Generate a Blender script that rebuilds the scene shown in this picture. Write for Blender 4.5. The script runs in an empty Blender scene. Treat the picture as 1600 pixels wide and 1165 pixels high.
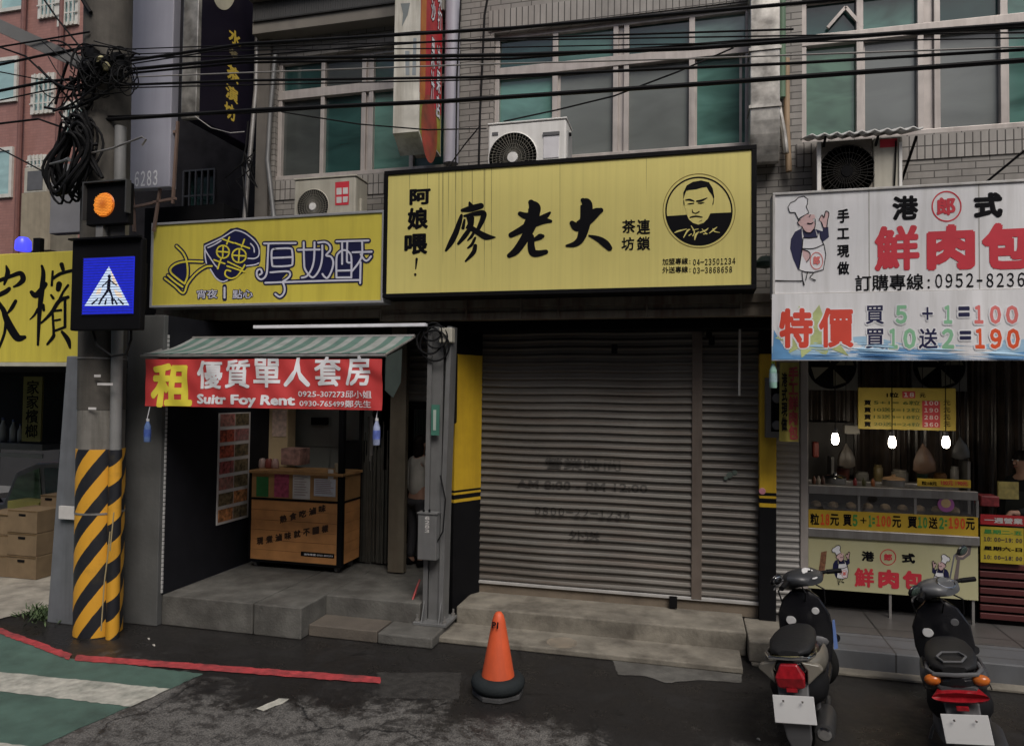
import bpy, bmesh, math, random
from mathutils import Vector, Matrix
from mathutils.geometry import tessellate_polygon
random.seed(7)
R=math.radians
S=bpy.context.scene; COL=S.collection
# ---------------------------------------------------------------- camera, sky, sun, exposure
CAM=Vector((0,0,2.5)); FPX=1100.0
_y,_p,_r=R(14.326),R(1.706),R(.687)
FW=Vector((-math.sin(_y)*math.cos(_p),math.cos(_y)*math.cos(_p),math.sin(_p)))
_r0=Vector((math.cos(_y),math.sin(_y),0)); _u0=_r0.cross(FW)
RT=math.cos(_r)*_r0+math.sin(_r)*_u0; UP=-math.sin(_r)*_r0+math.cos(_r)*_u0
cd=bpy.data.cameras.new('camera'); cam=bpy.data.objects.new('camera',cd); COL.objects.link(cam); S.camera=cam
cd.sensor_width=36; cd.lens=36*FPX/1600; cd.clip_start=.05; cd.clip_end=500
cam.matrix_world=Matrix(((RT.x,UP.x,-FW.x,CAM.x),(RT.y,UP.y,-FW.y,CAM.y),(RT.z,UP.z,-FW.z,CAM.z),(0,0,0,1)))
w=bpy.data.worlds.new('World'); S.world=w; w.use_nodes=True
nt=w.node_tree; sky=nt.nodes.new('ShaderNodeTexSky'); sky.sky_type='NISHITA'; sky.sun_disc=False
SUN_EL,SUN_AZ=52,150          # azimuth measured clockwise from +Y
sky.sun_elevation=R(SUN_EL); sky.sun_rotation=R(SUN_AZ); sky.air_density=1; sky.dust_density=4; sky.ozone_density=.6
nt.nodes['Background'].inputs[1].default_value=.06
nt.links.new(sky.outputs[0],nt.nodes['Background'].inputs[0])
sl=bpy.data.lights.new('sun','SUN'); sun=bpy.data.objects.new('sun',sl); COL.objects.link(sun)
sl.energy=1.45; sl.angle=R(28); sl.color=(1,.96,.9)
_d=Vector((math.sin(R(SUN_AZ))*math.cos(R(SUN_EL)),math.cos(R(SUN_AZ))*math.cos(R(SUN_EL)),math.sin(R(SUN_EL))))
sun.rotation_euler=_d.to_track_quat('Z','Y').to_euler(); sun.location=(0,-10,20)
vs=S.view_settings; vs.view_transform='Standard'; vs.look='None'; vs.exposure=.60; vs.gamma=1; vs.use_curve_mapping=False

# ---------------------------------------------------------------- helpers
def P(x,y,Y=None,Z=None,X=None):
    "point of the street that shows at picture coordinate x,y on a plane Y=, Z= or X="
    d=FW+(x-800)/FPX*RT-(y-582.5)/FPX*UP
    t=(Y/d.y) if Y is not None else ((Z-CAM.z)/d.z if Z is not None else X/d.x)
    return CAM+t*d
_V3=Vector
class MB:
    def __init__(s): s.v=[]; s.f=[]
    def add(s,vs,fs):
        k=len(s.v); s.v+=[Vector(a) for a in vs]; s.f+=[[i+k for i in f] for f in fs]; return s
    def box(s,x0,x1,y0,y1,z0,z1):
        x0,x1=sorted((x0,x1)); y0,y1=sorted((y0,y1)); z0,z1=sorted((z0,z1))
        return s.add([(x0,y0,z0),(x1,y0,z0),(x1,y1,z0),(x0,y1,z0),(x0,y0,z1),(x1,y0,z1),(x1,y1,z1),(x0,y1,z1)],
            [(0,3,2,1),(4,5,6,7),(0,1,5,4),(1,2,6,5),(2,3,7,6),(3,0,4,7)])
    def pbox(s,x0,y0,x1,y1,Y,d=.05):
        a=P(x0,y0,Y=Y); b=P(x1,y1,Y=Y); return s.box(a.x,b.x,Y,Y+d,b.z,a.z)
    def bar(s,a,b,wd,h=None,up=(0,0,1)):
        a,b=Vector(a),Vector(b); h=h or wd; t=(b-a).normalized(); u=Vector(up)
        if abs(t.dot(u))>.95: u=Vector((0,1,0))
        sx=t.cross(u).normalized()*wd/2; sy=sx.cross(t).normalized()*h/2
        return s.add([a-sx-sy,a+sx-sy,a+sx+sy,a-sx+sy,b-sx-sy,b+sx-sy,b+sx+sy,b-sx+sy],[(0,3,2,1),(4,5,6,7),(0,1,5,4),(1,2,6,5),(2,3,7,6),(3,0,4,7)])
    def tube(s,pts,r,n=8,caps=True):
        pts=[Vector(p) for p in pts]; rr=r if isinstance(r,(list,tuple)) else [r]*len(pts)
        k=len(s.v); prev=None
        for i,p in enumerate(pts):
            t=(pts[min(i+1,len(pts)-1)]-pts[max(i-1,0)]).normalized()
            if prev is None:
                u=Vector((0,0,1)) if abs(t.z)<.9 else Vector((1,0,0))
                a=t.cross(u).normalized()
            else:
                a=(prev-t*prev.dot(t)).normalized()
            prev=a; b=t.cross(a)
            for j in range(n):
                q=2*math.pi*j/n; s.v.append(p+(a*math.cos(q)+b*math.sin(q))*rr[i])
        for i in range(len(pts)-1):
            for j in range(n):
                a0=k+i*n+j; a1=k+i*n+(j+1)%n; s.f.append([a0,a1,a1+n,a0+n])
        if caps:
            s.f.append([k+j for j in range(n)][::-1]); s.f.append([k+(len(pts)-1)*n+j for j in range(n)])
        return s
    def lathe(s,prof,c,n=24,axis='z',caps=True):
        k=len(s.v); c=Vector(c)
        for r,h in prof:
            for j in range(n):
                q=2*math.pi*j/n; a,b=r*math.cos(q),r*math.sin(q)
                s.v.append(c+(Vector((a,b,h)) if axis=='z' else Vector((a,h,b)) if axis=='y' else Vector((h,a,b))))
        for i in range(len(prof)-1):
            for j in range(n):
                a0=k+i*n+j; a1=k+i*n+(j+1)%n; s.f.append([a0,a1,a1+n,a0+n])
        if caps and prof[0][0]>1e-5: s.f.append([k+j for j in range(n)][::-1])
        if caps and prof[-1][0]>1e-5: s.f.append([k+(len(prof)-1)*n+j for j in range(n)])
        return s
    def torus(s,c,Rm,r,n=28,m=10,M=None):
        k=len(s.v); c=Vector(c)
        for i in range(n):
            q=2*math.pi*i/n
            for j in range(m):
                p=2*math.pi*j/m; v=Vector(((Rm+r*math.cos(p))*math.cos(q),(Rm+r*math.cos(p))*math.sin(q),r*math.sin(p)))
                s.v.append(c+(M@v if M else v))
        for i in range(n):
            for j in range(m):
                s.f.append([k+i*m+j,k+((i+1)%n)*m+j,k+((i+1)%n)*m+(j+1)%m,k+i*m+(j+1)%m])
        return s
    def loft(s,rings,caps=True):
        k=len(s.v); n=len(rings[0])
        for r in rings: s.v+=[Vector(p) for p in r]
        for i in range(len(rings)-1):
            for j in range(n):
                a0=k+i*n+j; a1=k+i*n+(j+1)%n; s.f.append([a0,a1,a1+n,a0+n])
        if caps: s.f.append([k+j for j in range(n)][::-1]); s.f.append([k+(len(rings)-1)*n+j for j in range(n)])
        return s
    def ell(s,c,rx,ry,rz,n=16,m=10):
        return s.loft([[Vector(c)+Vector((rx*math.sin(q)*math.cos(2*math.pi*j/n),ry*math.sin(q)*math.sin(2*math.pi*j/n),-rz*math.cos(q))) for j in range(n)] for q in [math.pi*(i+.02)/(m+.04) for i in range(m+1)]])
    def prism(s,poly,fn,d0,d1):
        "poly: 2d outline; fn(u,v,d) gives the point at depth d"
        n=len(poly); tri=tessellate_polygon([[Vector((a,b,0)) for a,b in poly]])
        s.add([fn(a,b,d0) for a,b in poly]+[fn(a,b,d1) for a,b in poly],
              [list(t) for t in tri]+[[i+n for i in t][::-1] for t in tri]+[[i,(i+1)%n,(i+1)%n+n,i+n] for i in range(n)])
        return s
    def xf(s,M):
        s.v=[M@v for v in s.v]; return s
    def build(s,name,mat,parent=None,smooth=False,bevel=0,loc=None):
        root=parent
        while root is not None and root.parent is not None: root=root.parent
        if root is not None: L=Vector(root['_o']) if '_o' in root else Vector((0,0,0))
        elif loc is not None: L=Vector(loc)
        else:
            xs=[v.x for v in s.v]; ys=[v.y for v in s.v]; zs=[v.z for v in s.v]
            L=Vector(((min(xs)+max(xs))/2,(min(ys)+max(ys))/2,min(zs)))
        me=bpy.data.meshes.new(name); me.from_pydata([v-L for v in s.v],[],s.f)
        bm=bmesh.new(); bm.from_mesh(me); bmesh.ops.recalc_face_normals(bm,faces=bm.faces); bm.to_mesh(me); bm.free()
        o=bpy.data.objects.new(name,me); COL.objects.link(o)
        if parent is None: o.location=L; o['_o']=tuple(L)
        else: o.parent=parent
        if mat: me.materials.append(mat)
        if smooth:
            for p in me.polygons: p.use_smooth=True
            me.set_sharp_from_angle(angle=R(42))
        if bevel:
            b=o.modifiers.new('bevel','BEVEL'); b.width=bevel; b.segments=2; b.limit_method='ANGLE'; b.angle_limit=R(35)
        return o
def tag(o,label,cat,group=None):
    o['label']=label; o['category']=cat
    if group: o['group']=group
    return o
def thing(name,label,cat,loc=(0,0,0),group=None):
    o=bpy.data.objects.new(name,None); COL.objects.link(o); o.location=loc; o['_o']=tuple(loc); o.empty_display_size=.1
    return tag(o,label,cat,group)
def struct(o,kind='structure'): o['kind']=kind; return o

def mat(name,col,rough=.6,metal=0,var=.12,scale=6,bump=0,bscale=None,dirt=None,dirt_amt=.5,streak=False,emit=None,es=0,spec=None):
    m=bpy.data.materials.new(name); m.use_nodes=True; N=m.node_tree.nodes; L=m.node_tree.links; b=N['Principled BSDF']
    b.inputs['Roughness'].default_value=rough; b.inputs['Metallic'].default_value=metal
    b.inputs['Specular IOR Level'].default_value=spec if spec is not None else (.08 if max(col[:3])<.03 else .5)
    geo=N.new('ShaderNodeNewGeometry')
    no=N.new('ShaderNodeTexNoise'); no.inputs['Scale'].default_value=scale; no.inputs['Detail'].default_value=6
    L.new(geo.outputs['Position'],no.inputs['Vector'])
    mr=N.new('ShaderNodeMapRange'); mr.inputs[1].default_value=.3; mr.inputs[2].default_value=.7; mr.inputs[3].default_value=1-var; mr.inputs[4].default_value=1+var
    L.new(no.outputs[0],mr.inputs[0])
    mx=N.new('ShaderNodeVectorMath'); mx.operation='SCALE'; mx.inputs[0].default_value=col[:3]; L.new(mr.outputs[0],mx.inputs['Scale'])
    out=mx.outputs[0]
    if dirt:
        n2=N.new('ShaderNodeTexNoise'); n2.inputs['Scale'].default_value=3; n2.inputs['Detail'].default_value=8; n2.inputs['Roughness'].default_value=.65
        mp=N.new('ShaderNodeMapping'); mp.inputs['Scale'].default_value=(9,9,.13) if streak=='v' else (.35,1,14) if streak=='h' else (3,3,.22) if streak else (1,1,1)
        L.new(geo.outputs['Position'],mp.inputs[0]); L.new(mp.outputs[0],n2.inputs['Vector'])
        r2=N.new('ShaderNodeMapRange'); r2.inputs[1].default_value=.45; r2.inputs[2].default_value=.75; r2.inputs[4].default_value=dirt_amt
        L.new(n2.outputs[0],r2.inputs[0])
        mi=N.new('ShaderNodeMix'); mi.data_type='RGBA'; L.new(r2.outputs[0],mi.inputs['Factor']); L.new(out,mi.inputs['A']); mi.inputs['B'].default_value=(*dirt[:3],1); out=mi.outputs['Result']
    L.new(out,b.inputs['Base Color'])
    if bump:
        n3=N.new('ShaderNodeTexNoise'); n3.inputs['Scale'].default_value=bscale or scale*8; n3.inputs['Detail'].default_value=5
        L.new(geo.outputs['Position'],n3.inputs['Vector'])
        bp=N.new('ShaderNodeBump'); bp.inputs['Strength'].default_value=bump; bp.inputs['Distance'].default_value=.01; L.new(n3.outputs[0],bp.inputs['Height']); L.new(bp.outputs[0],b.inputs['Normal'])
    if emit:
        b.inputs['Emission Color'].default_value=(*emit,1); b.inputs['Emission Strength'].default_value=es
    return m
def mathn(N,L,op,a,b=None):
    n=N.new('ShaderNodeMath'); n.operation=op
    for i,x in enumerate((a,b)):
        if x is None: continue
        if isinstance(x,(int,float)): n.inputs[i].default_value=x
        else: L.new(x,n.inputs[i])
    return n.outputs[0]
def brickmat(name,c1,c2,mortar,bw,bh,ms=.1,vertical=False,rough=.55,plane='xz',offset=.5,dirt=None,bump=.4,dirt_amt=.55,zsplit=None):
    m=bpy.data.materials.new(name); m.use_nodes=True; N=m.node_tree.nodes; L=m.node_tree.links; b=N['Principled BSDF']; b.inputs['Roughness'].default_value=rough
    geo=N.new('ShaderNodeNewGeometry'); sp=N.new('ShaderNodeSeparateXYZ'); L.new(geo.outputs['Position'],sp.inputs[0])
    cb=N.new('ShaderNodeCombineXYZ')
    ax={'xz':(0,2),'yz':(1,2),'xy':(0,1)}[plane]
    u,v=(ax[1],ax[0]) if vertical else ax
    if plane=='xz':   # side faces keep courses too
        ad=mathn(N,L,'ADD',sp.outputs[0],sp.outputs[1]); src=[ad,None,sp.outputs[2]]
    else: src=[sp.outputs[0],sp.outputs[1],sp.outputs[2]]
    L.new(src[u],cb.inputs[0]); L.new(src[v],cb.inputs[1])
    bk=N.new('ShaderNodeTexBrick'); bk.offset=offset; bk.inputs['Scale'].default_value=1; bk.inputs['Brick Width'].default_value=bw; bk.inputs['Row Height'].default_value=bh
    bk.inputs['Mortar Size'].default_value=ms; bk.inputs['Mortar Smooth'].default_value=.15; bk.inputs['Bias'].default_value=0
    bk.inputs['Color1'].default_value=(*c1,1); bk.inputs['Color2'].default_value=(*c2,1); bk.inputs['Mortar'].default_value=(*mortar,1)
    L.new(cb.outputs[0],bk.inputs['Vector'])
    out=bk.outputs['Color']
    no=N.new('ShaderNodeTexNoise'); no.inputs['Scale'].default_value=2.2; no.inputs['Detail'].default_value=8; no.inputs['Roughness'].default_value=.7
    mp=N.new('ShaderNodeMapping'); mp.inputs['Scale'].default_value=(1.5,1.5,.5); L.new(geo.outputs['Position'],mp.inputs[0]); L.new(mp.outputs[0],no.inputs['Vector'])
    r2=N.new('ShaderNodeMapRange'); r2.inputs[1].default_value=.42; r2.inputs[2].default_value=.72; r2.inputs[4].default_value=dirt_amt; L.new(no.outputs[0],r2.inputs[0])
    mi=N.new('ShaderNodeMix'); mi.data_type='RGBA'; L.new(r2.outputs[0],mi.inputs['Factor']); L.new(out,mi.inputs['A']); mi.inputs['B'].default_value=(*(dirt or (.05,.045,.04)),1)
    L.new(mi.outputs['Result'],b.inputs['Base Color'])
    bp=N.new('ShaderNodeBump'); bp.invert=True; bp.inputs['Strength'].default_value=bump; bp.inputs['Distance'].default_value=.006; L.new(bk.outputs['Fac'],bp.inputs['Height']); L.new(bp.outputs[0],b.inputs['Normal'])
    return m

# text and brush strokes -------------------------------------------------------
def glyphs(body,bold=0,vertical=False,line=1.0,res=2):
    fw_=all(ch in '0123456789-:+=' for ch in body)
    if fw_: body=''.join(chr(ord(ch)+0xFEE0) for ch in body)
    c=bpy.data.curves.new('lettering','FONT'); c.space_character=.60 if fw_ else 1; c.body='\n'.join(body) if vertical else body
    c.offset=bold; c.resolution_u=res; c.align_x='CENTER' if vertical else 'LEFT'; c.space_line=line
    o=bpy.data.objects.new('lettering',c); me=bpy.data.meshes.new_from_object(o); bpy.data.objects.remove(o); bpy.data.curves.remove(c)
    return me
def put_text(body,O,U,V,m,parent,bold=0,vertical=False,line=1.0,off=(0,-.003,0),name='lettering',wave=None,pad=0,label=None,wlen=.035):
    "text stretched over the parallelogram O,U,V"
    me=glyphs(body,0,vertical,line); O,U,V=Vector(O),Vector(U),Vector(V); off=Vector(off)
    vs=[v.co.copy() for v in me.vertices]
    if not vs: return None
    x0=min(v.x for v in vs)-bold; x1=max(v.x for v in vs)+bold; y0=min(v.y for v in vs)-bold; y1=max(v.y for v in vs)+bold
    mb=MB(); fs=[list(f.vertices) for f in me.polygons]
    # heavier strokes: the same glyphs laid a few times round a small circle, each a hair nearer the street
    n=0 if bold<=.004 else (4 if bold<.03 else 8 if bold<.09 else 12); sh=[(0,0)]+[(bold*math.cos(2*math.pi*(i+.5)/n),bold*math.sin(2*math.pi*(i+.5)/n)) for i in range(n)]
    if bold>.06: sh+=[(a*.5,b*.5) for a,b in sh[1:]]
    od=off.normalized()*.00005
    for k,(a,b) in enumerate(sh):
        out=[]
        for v in vs:
            p=O+U*((v.x+a-x0)/(x1-x0))+V*((v.y+b-y0)/(y1-y0))+off+od*k
            out.append(p)
        mb.add(out,fs)
    if wave:
        bm=bmesh.new(); bv=[bm.verts.new(v) for v in mb.v]
        for f in mb.f:
            try: bm.faces.new([bv[i] for i in f])
            except ValueError: pass
        for _ in range(3 if wlen>.03 else 5):
            ed=[e for e in bm.edges if e.calc_length()>wlen]
            if ed: bmesh.ops.subdivide_edges(bm,edges=ed,cuts=1); bmesh.ops.triangulate(bm,faces=[f for f in bm.faces if len(f.verts)>4])
        bm.verts.index_update(); mb.v=[v.co+Vector((0,wave(v.co.x,v.co.z),0)) for v in bm.verts]; mb.f=[[v.index for v in f.verts] for f in bm.faces]; bm.free()
    bpy.data.meshes.remove(me)
    o=mb.build(name,m,parent)
    if label: o['label']=label
    return o
def ptext(body,x0,y0,x1,y1,Y,m,parent,off=.003,**k):
    a=P(x0,y0,Y=Y); b=P(x1,y1,Y=Y)
    return put_text(body,(a.x,Y,b.z),(b.x-a.x,0,0),(0,0,a.z-b.z),m,parent,off=(0,-off,0),**k)
def crv(pts,k=6):
    "Catmull-Rom through (x,y,w)"
    if len(pts)<3: return [tuple(p) for p in pts]
    q=[pts[0]]+list(pts)+[pts[-1]]; out=[]
    for i in range(1,len(q)-2):
        a,b,c,d=q[i-1],q[i],q[i+1],q[i+2]
        for j in range(k):
            t=j/k; out.append(tuple(.5*(2*b[n]+(c[n]-a[n])*t+(2*a[n]-5*b[n]+4*c[n]-d[n])*t*t+(3*b[n]-a[n]-3*c[n]+d[n])*t**3) for n in range(3)))
    out.append(tuple(q[-2])); return out
def ribbon(pts):
    L=[];Rr=[]
    n=len(pts)
    for i,(x,y,wd) in enumerate(pts):
        a=pts[max(i-1,0)]; b=pts[min(i+1,n-1)]; dx,dy=b[0]-a[0],b[1]-a[1]; l=math.hypot(dx,dy) or 1; dx/=l; dy/=l; h=max(wd,1)/2
        L.append((x-dy*h,y+dx*h)); Rr.append((x+dy*h,y-dx*h))
    def cap(p,q,sg):
        x,y,wd=p; dx,dy=x-q[0],y-q[1]; l=math.hypot(dx,dy) or 1; a0=math.atan2(dy,dx); h=max(wd,1)/2
        return [(x+h*math.cos(a0+sg*t),y+h*math.sin(a0+sg*t)) for t in (R(60),R(30),0,R(-30),R(-60))]
    return L,Rr,cap(pts[0],pts[1],-1),cap(pts[-1],pts[-2],1)
class Art:
    "flat painted shapes on a sign, traced in the units of fn(u,v)->point; lay = distance towards the street"
    def __init__(s,fn,nrm=(0,-1,0)): s.fn=fn; s.n=Vector(nrm)
    def strokes(s,lst,m,parent,lay,name='lettering',w=None,smooth=True):
        mb=MB()
        for k,st in enumerate(lst):
            pts=[(p[0],p[1],w if w else p[2]) for p in st]
            pts=crv(pts) if smooth else pts
            L,Rr,c0,c1=ribbon(pts); off=s.n*(lay+.00012*k); n=len(L)
            ring=[s.fn(*q)+off for q in L]+[s.fn(*q)+off for q in Rr]
            mb.add(ring,[[i,i+1,n+i+1,n+i] for i in range(n-1)])
            mb.add([s.fn(*q)+off for q in [Rr[0]]+c0[::-1]+[L[0]]],[list(range(7))])
            mb.add([s.fn(*q)+off for q in [L[-1]]+c1+[Rr[-1]]],[list(range(7))])
        return mb.build(name,m,parent)
    def polys(s,lst,m,parent,lay,name='emblem'):
        mb=MB()
        for k,po in enumerate(lst):
            off=s.n*(lay+.00012*k)
            mb.add([s.fn(*q)+off for q in po],[list(t) for t in tessellate_polygon([[Vector((a,b,0)) for a,b in po]])])
        return mb.build(name,m,parent)
def circ(cx,cy,r,n=40,ry=None,a0=0,a1=360): return [(cx+r*math.cos(R(a0+(a1-a0)*i/n)),cy+(ry or r)*math.sin(R(a0+(a1-a0)*i/n))) for i in range(n)]
def cloop(cx,cy,r,w,n=40,ry=None):
    c=circ(cx,cy,r,n,ry); return [(a,b,w) for a,b in c+[c[0]]]
def crop(ox,oy,s,Y): return lambda u,v:P(ox+u/s,oy+v/s,Y=Y)
# ---------------------------------------------------------------- materials
BLK=mat('black_paint',(.007,.007,.008),.55); INK=mat('black_ink',(.006,.006,.008),.6,var=.05); WHT=mat('white_ink',(.75,.75,.78),.5,var=.05)
REDI=mat('red_ink',(.55,.03,.05),.5,var=.08); GRNI=mat('green_ink',(.05,.26,.06),.5,var=.08); NAVY=mat('navy_ink',(.007,.008,.055),.5,var=.05); LAVI=mat('pale_ink',(.62,.62,.72),.5,var=.05)
YELI=mat('yellow_ink',(.72,.62,.06),.5,var=.06); GOLD=mat('gold_ink',(.55,.40,.06),.4,var=.1); SKIN=mat('pink_ink',(.62,.42,.42),.5,var=.05); ORNI=mat('orange_ink',(.70,.085,.02),.5,var=.05); PGRN=mat('pale_green_ink',(.25,.52,.32),.5,var=.05); SALM=mat('light_red_ink',(.68,.17,.16),.5,var=.05)
CABLE=mat('cable_rubber',(.012,.012,.013),.6); STEEL=mat('worn_steel',(.32,.31,.30),.45,.6,dirt=(.12,.09,.07),streak=True); GALV=mat('galvanised_steel',(.18,.182,.184),.5,.35,dirt=(.10,.10,.10),streak=True)
ALU=mat('aluminium_frame',(.46,.42,.395),.4,.3,dirt=(.12,.09,.08),dirt_amt=.4,streak=True); DARK=mat('dark_interior',(.008,.008,.009),.8); DARK2=mat('dark_panel',(.014,.0145,.018),.6)  # DARK: shade inside the shops put into a near-black colour
CONC=mat('concrete',(.098,.095,.087),.8,var=.3,scale=5,bump=.5,dirt=(.04,.036,.032),dirt_amt=.85)
CONCP=mat('pale_concrete',(.195,.178,.147),.85,var=.3,scale=4,bump=.5,dirt=(.055,.046,.037),dirt_amt=.9)
WALLC=mat('grey_render',(.085,.087,.086),.8,var=.2,scale=2.5,bump=.3,dirt=(.06,.06,.06),dirt_amt=.6,streak=True)
YELS=mat('yellow_sign_face',(.72,.63,.21),.42,var=.04,scale=1.2,dirt=(.42,.36,.12),dirt_amt=.25,streak='v')
YELS2=mat('yellow_sign_sheet',(.66,.56,.085),.42,var=.06,scale=1.5,dirt=(.33,.25,.04),dirt_amt=.35,streak=True)
YELP=mat('yellow_pillar_paint',(.50,.32,.02),.4,var=.08,dirt=(.25,.15,.02),dirt_amt=.4,streak=True)
WHS=mat('white_sign_face',(.74,.74,.76),.45,var=.05,scale=2,dirt=(.36,.35,.33),dirt_amt=.4,streak=True)
RUST=mat('rusty_band',(.17,.145,.11),.6,.1,var=.2,dirt=(.07,.025,.012),dirt_amt=.9,streak=True)
WHITEP=mat('white_plastic',(.74,.73,.71),.4,var=.06,dirt=(.28,.26,.22),dirt_amt=.35,streak=True); GREYP=mat('grey_plastic',(.10,.10,.105),.5)
AGED=mat('aged_plastic',(.42,.40,.34),.5,var=.08,dirt=(.18,.16,.12),dirt_amt=.5,streak=True)
WOOD=mat('cart_wood',(.50,.235,.085),.5,var=.25,scale=4); CARD=mat('cardboard',(.17,.118,.066),.8,var=.15); CHROME=mat('chrome',(.7,.7,.7),.15,1,var=.03)
PAPER=mat('white_paper',(.55,.53,.52),.7); STUB=mat('tarnished_foil',(.50,.48,.44),.32,.75,var=.55,scale=7,dirt=(.12,.10,.08))
TILE=brickmat('facade_tile',(.285,.268,.248),(.225,.212,.196),(.065,.06,.055),.235,.068,.0055,dirt=(.10,.09,.08),bump=.6)
TILEV=brickmat('soldier_tile',(.34,.32,.298),(.29,.272,.252),(.035,.03,.028),.235,.068,.0055,vertical=True,offset=0,dirt=(.09,.08,.07),bump=.6)
PINK=brickmat('pink_brick',(.335,.17,.145),(.285,.145,.125),(.25,.135,.115),.22,.07,.006,dirt=(.20,.09,.07),dirt_amt=.5,bump=.2)

def glass(name,col,rough=.08,var=.5):
    m=bpy.data.materials.new(name); m.use_nodes=True; N=m.node_tree.nodes; L=m.node_tree.links; b=N['Principled BSDF']
    geo=N.new('ShaderNodeNewGeometry'); mp=N.new('ShaderNodeMapping'); mp.inputs['Scale'].default_value=(.8,.8,2.2)
    no=N.new('ShaderNodeTexNoise'); no.inputs['Scale'].default_value=1.6; no.inputs['Detail'].default_value=3; no.inputs['Distortion'].default_value=.6
    L.new(geo.outputs['Position'],mp.inputs[0]); L.new(mp.outputs[0],no.inputs['Vector'])
    mr=N.new('ShaderNodeMapRange'); mr.inputs[1].default_value=.3; mr.inputs[2].default_value=.7; mr.inputs[3].default_value=1-var; mr.inputs[4].default_value=1+var; L.new(no.outputs[0],mr.inputs[0])
    mx=N.new('ShaderNodeVectorMath'); mx.operation='SCALE'; mx.inputs[0].default_value=col; L.new(mr.outputs[0],mx.inputs['Scale']); L.new(mx.outputs[0],b.inputs['Base Color'])  # mottled pale tint stands in for reflections in the panes
    b.inputs['Roughness'].default_value=rough; b.inputs['Specular IOR Level'].default_value=.85
    n2=N.new('ShaderNodeTexNoise'); n2.inputs['Scale'].default_value=1.1; L.new(geo.outputs['Position'],n2.inputs['Vector'])
    bp=N.new('ShaderNodeBump'); bp.inputs['Strength'].default_value=.12; bp.inputs['Distance'].default_value=.05; L.new(n2.outputs[0],bp.inputs['Height']); L.new(bp.outputs[0],b.inputs['Normal'])
    return m
GTEAL=glass('teal_window_film',(.085,.185,.16)); GDARK=glass('dark_teal_glass',(.02,.055,.052)); GGREY=glass('grey_curtained_glass',(.15,.165,.16),.18,.15); GDIM=glass('shaded_grey_glass',(.05,.056,.054),.15,.25); GOLIVE=glass('olive_window_film',(.085,.165,.115)); GPALE=glass('pale_teal_glass',(.16,.26,.24)); GBLUE=glass('pale_blue_glass',(.30,.45,.45),.15,.2)  # GDIM: GGREY darkened, the left bay's shadow put into the tint
def clearglass():
    m=bpy.data.materials.new('clear_glass'); m.use_nodes=True; N=m.node_tree.nodes; L=m.node_tree.links
    t=N.new('ShaderNodeBsdfTransparent'); g=N.new('ShaderNodeBsdfGlossy'); g.inputs['Roughness'].default_value=.03; x=N.new('ShaderNodeMixShader'); x.inputs[0].default_value=.10
    L.new(t.outputs[0],x.inputs[1]); L.new(g.outputs[0],x.inputs[2]); L.new(x.outputs[0],N['Material Output'].inputs[0]); return m
CLEAR=clearglass()

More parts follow.
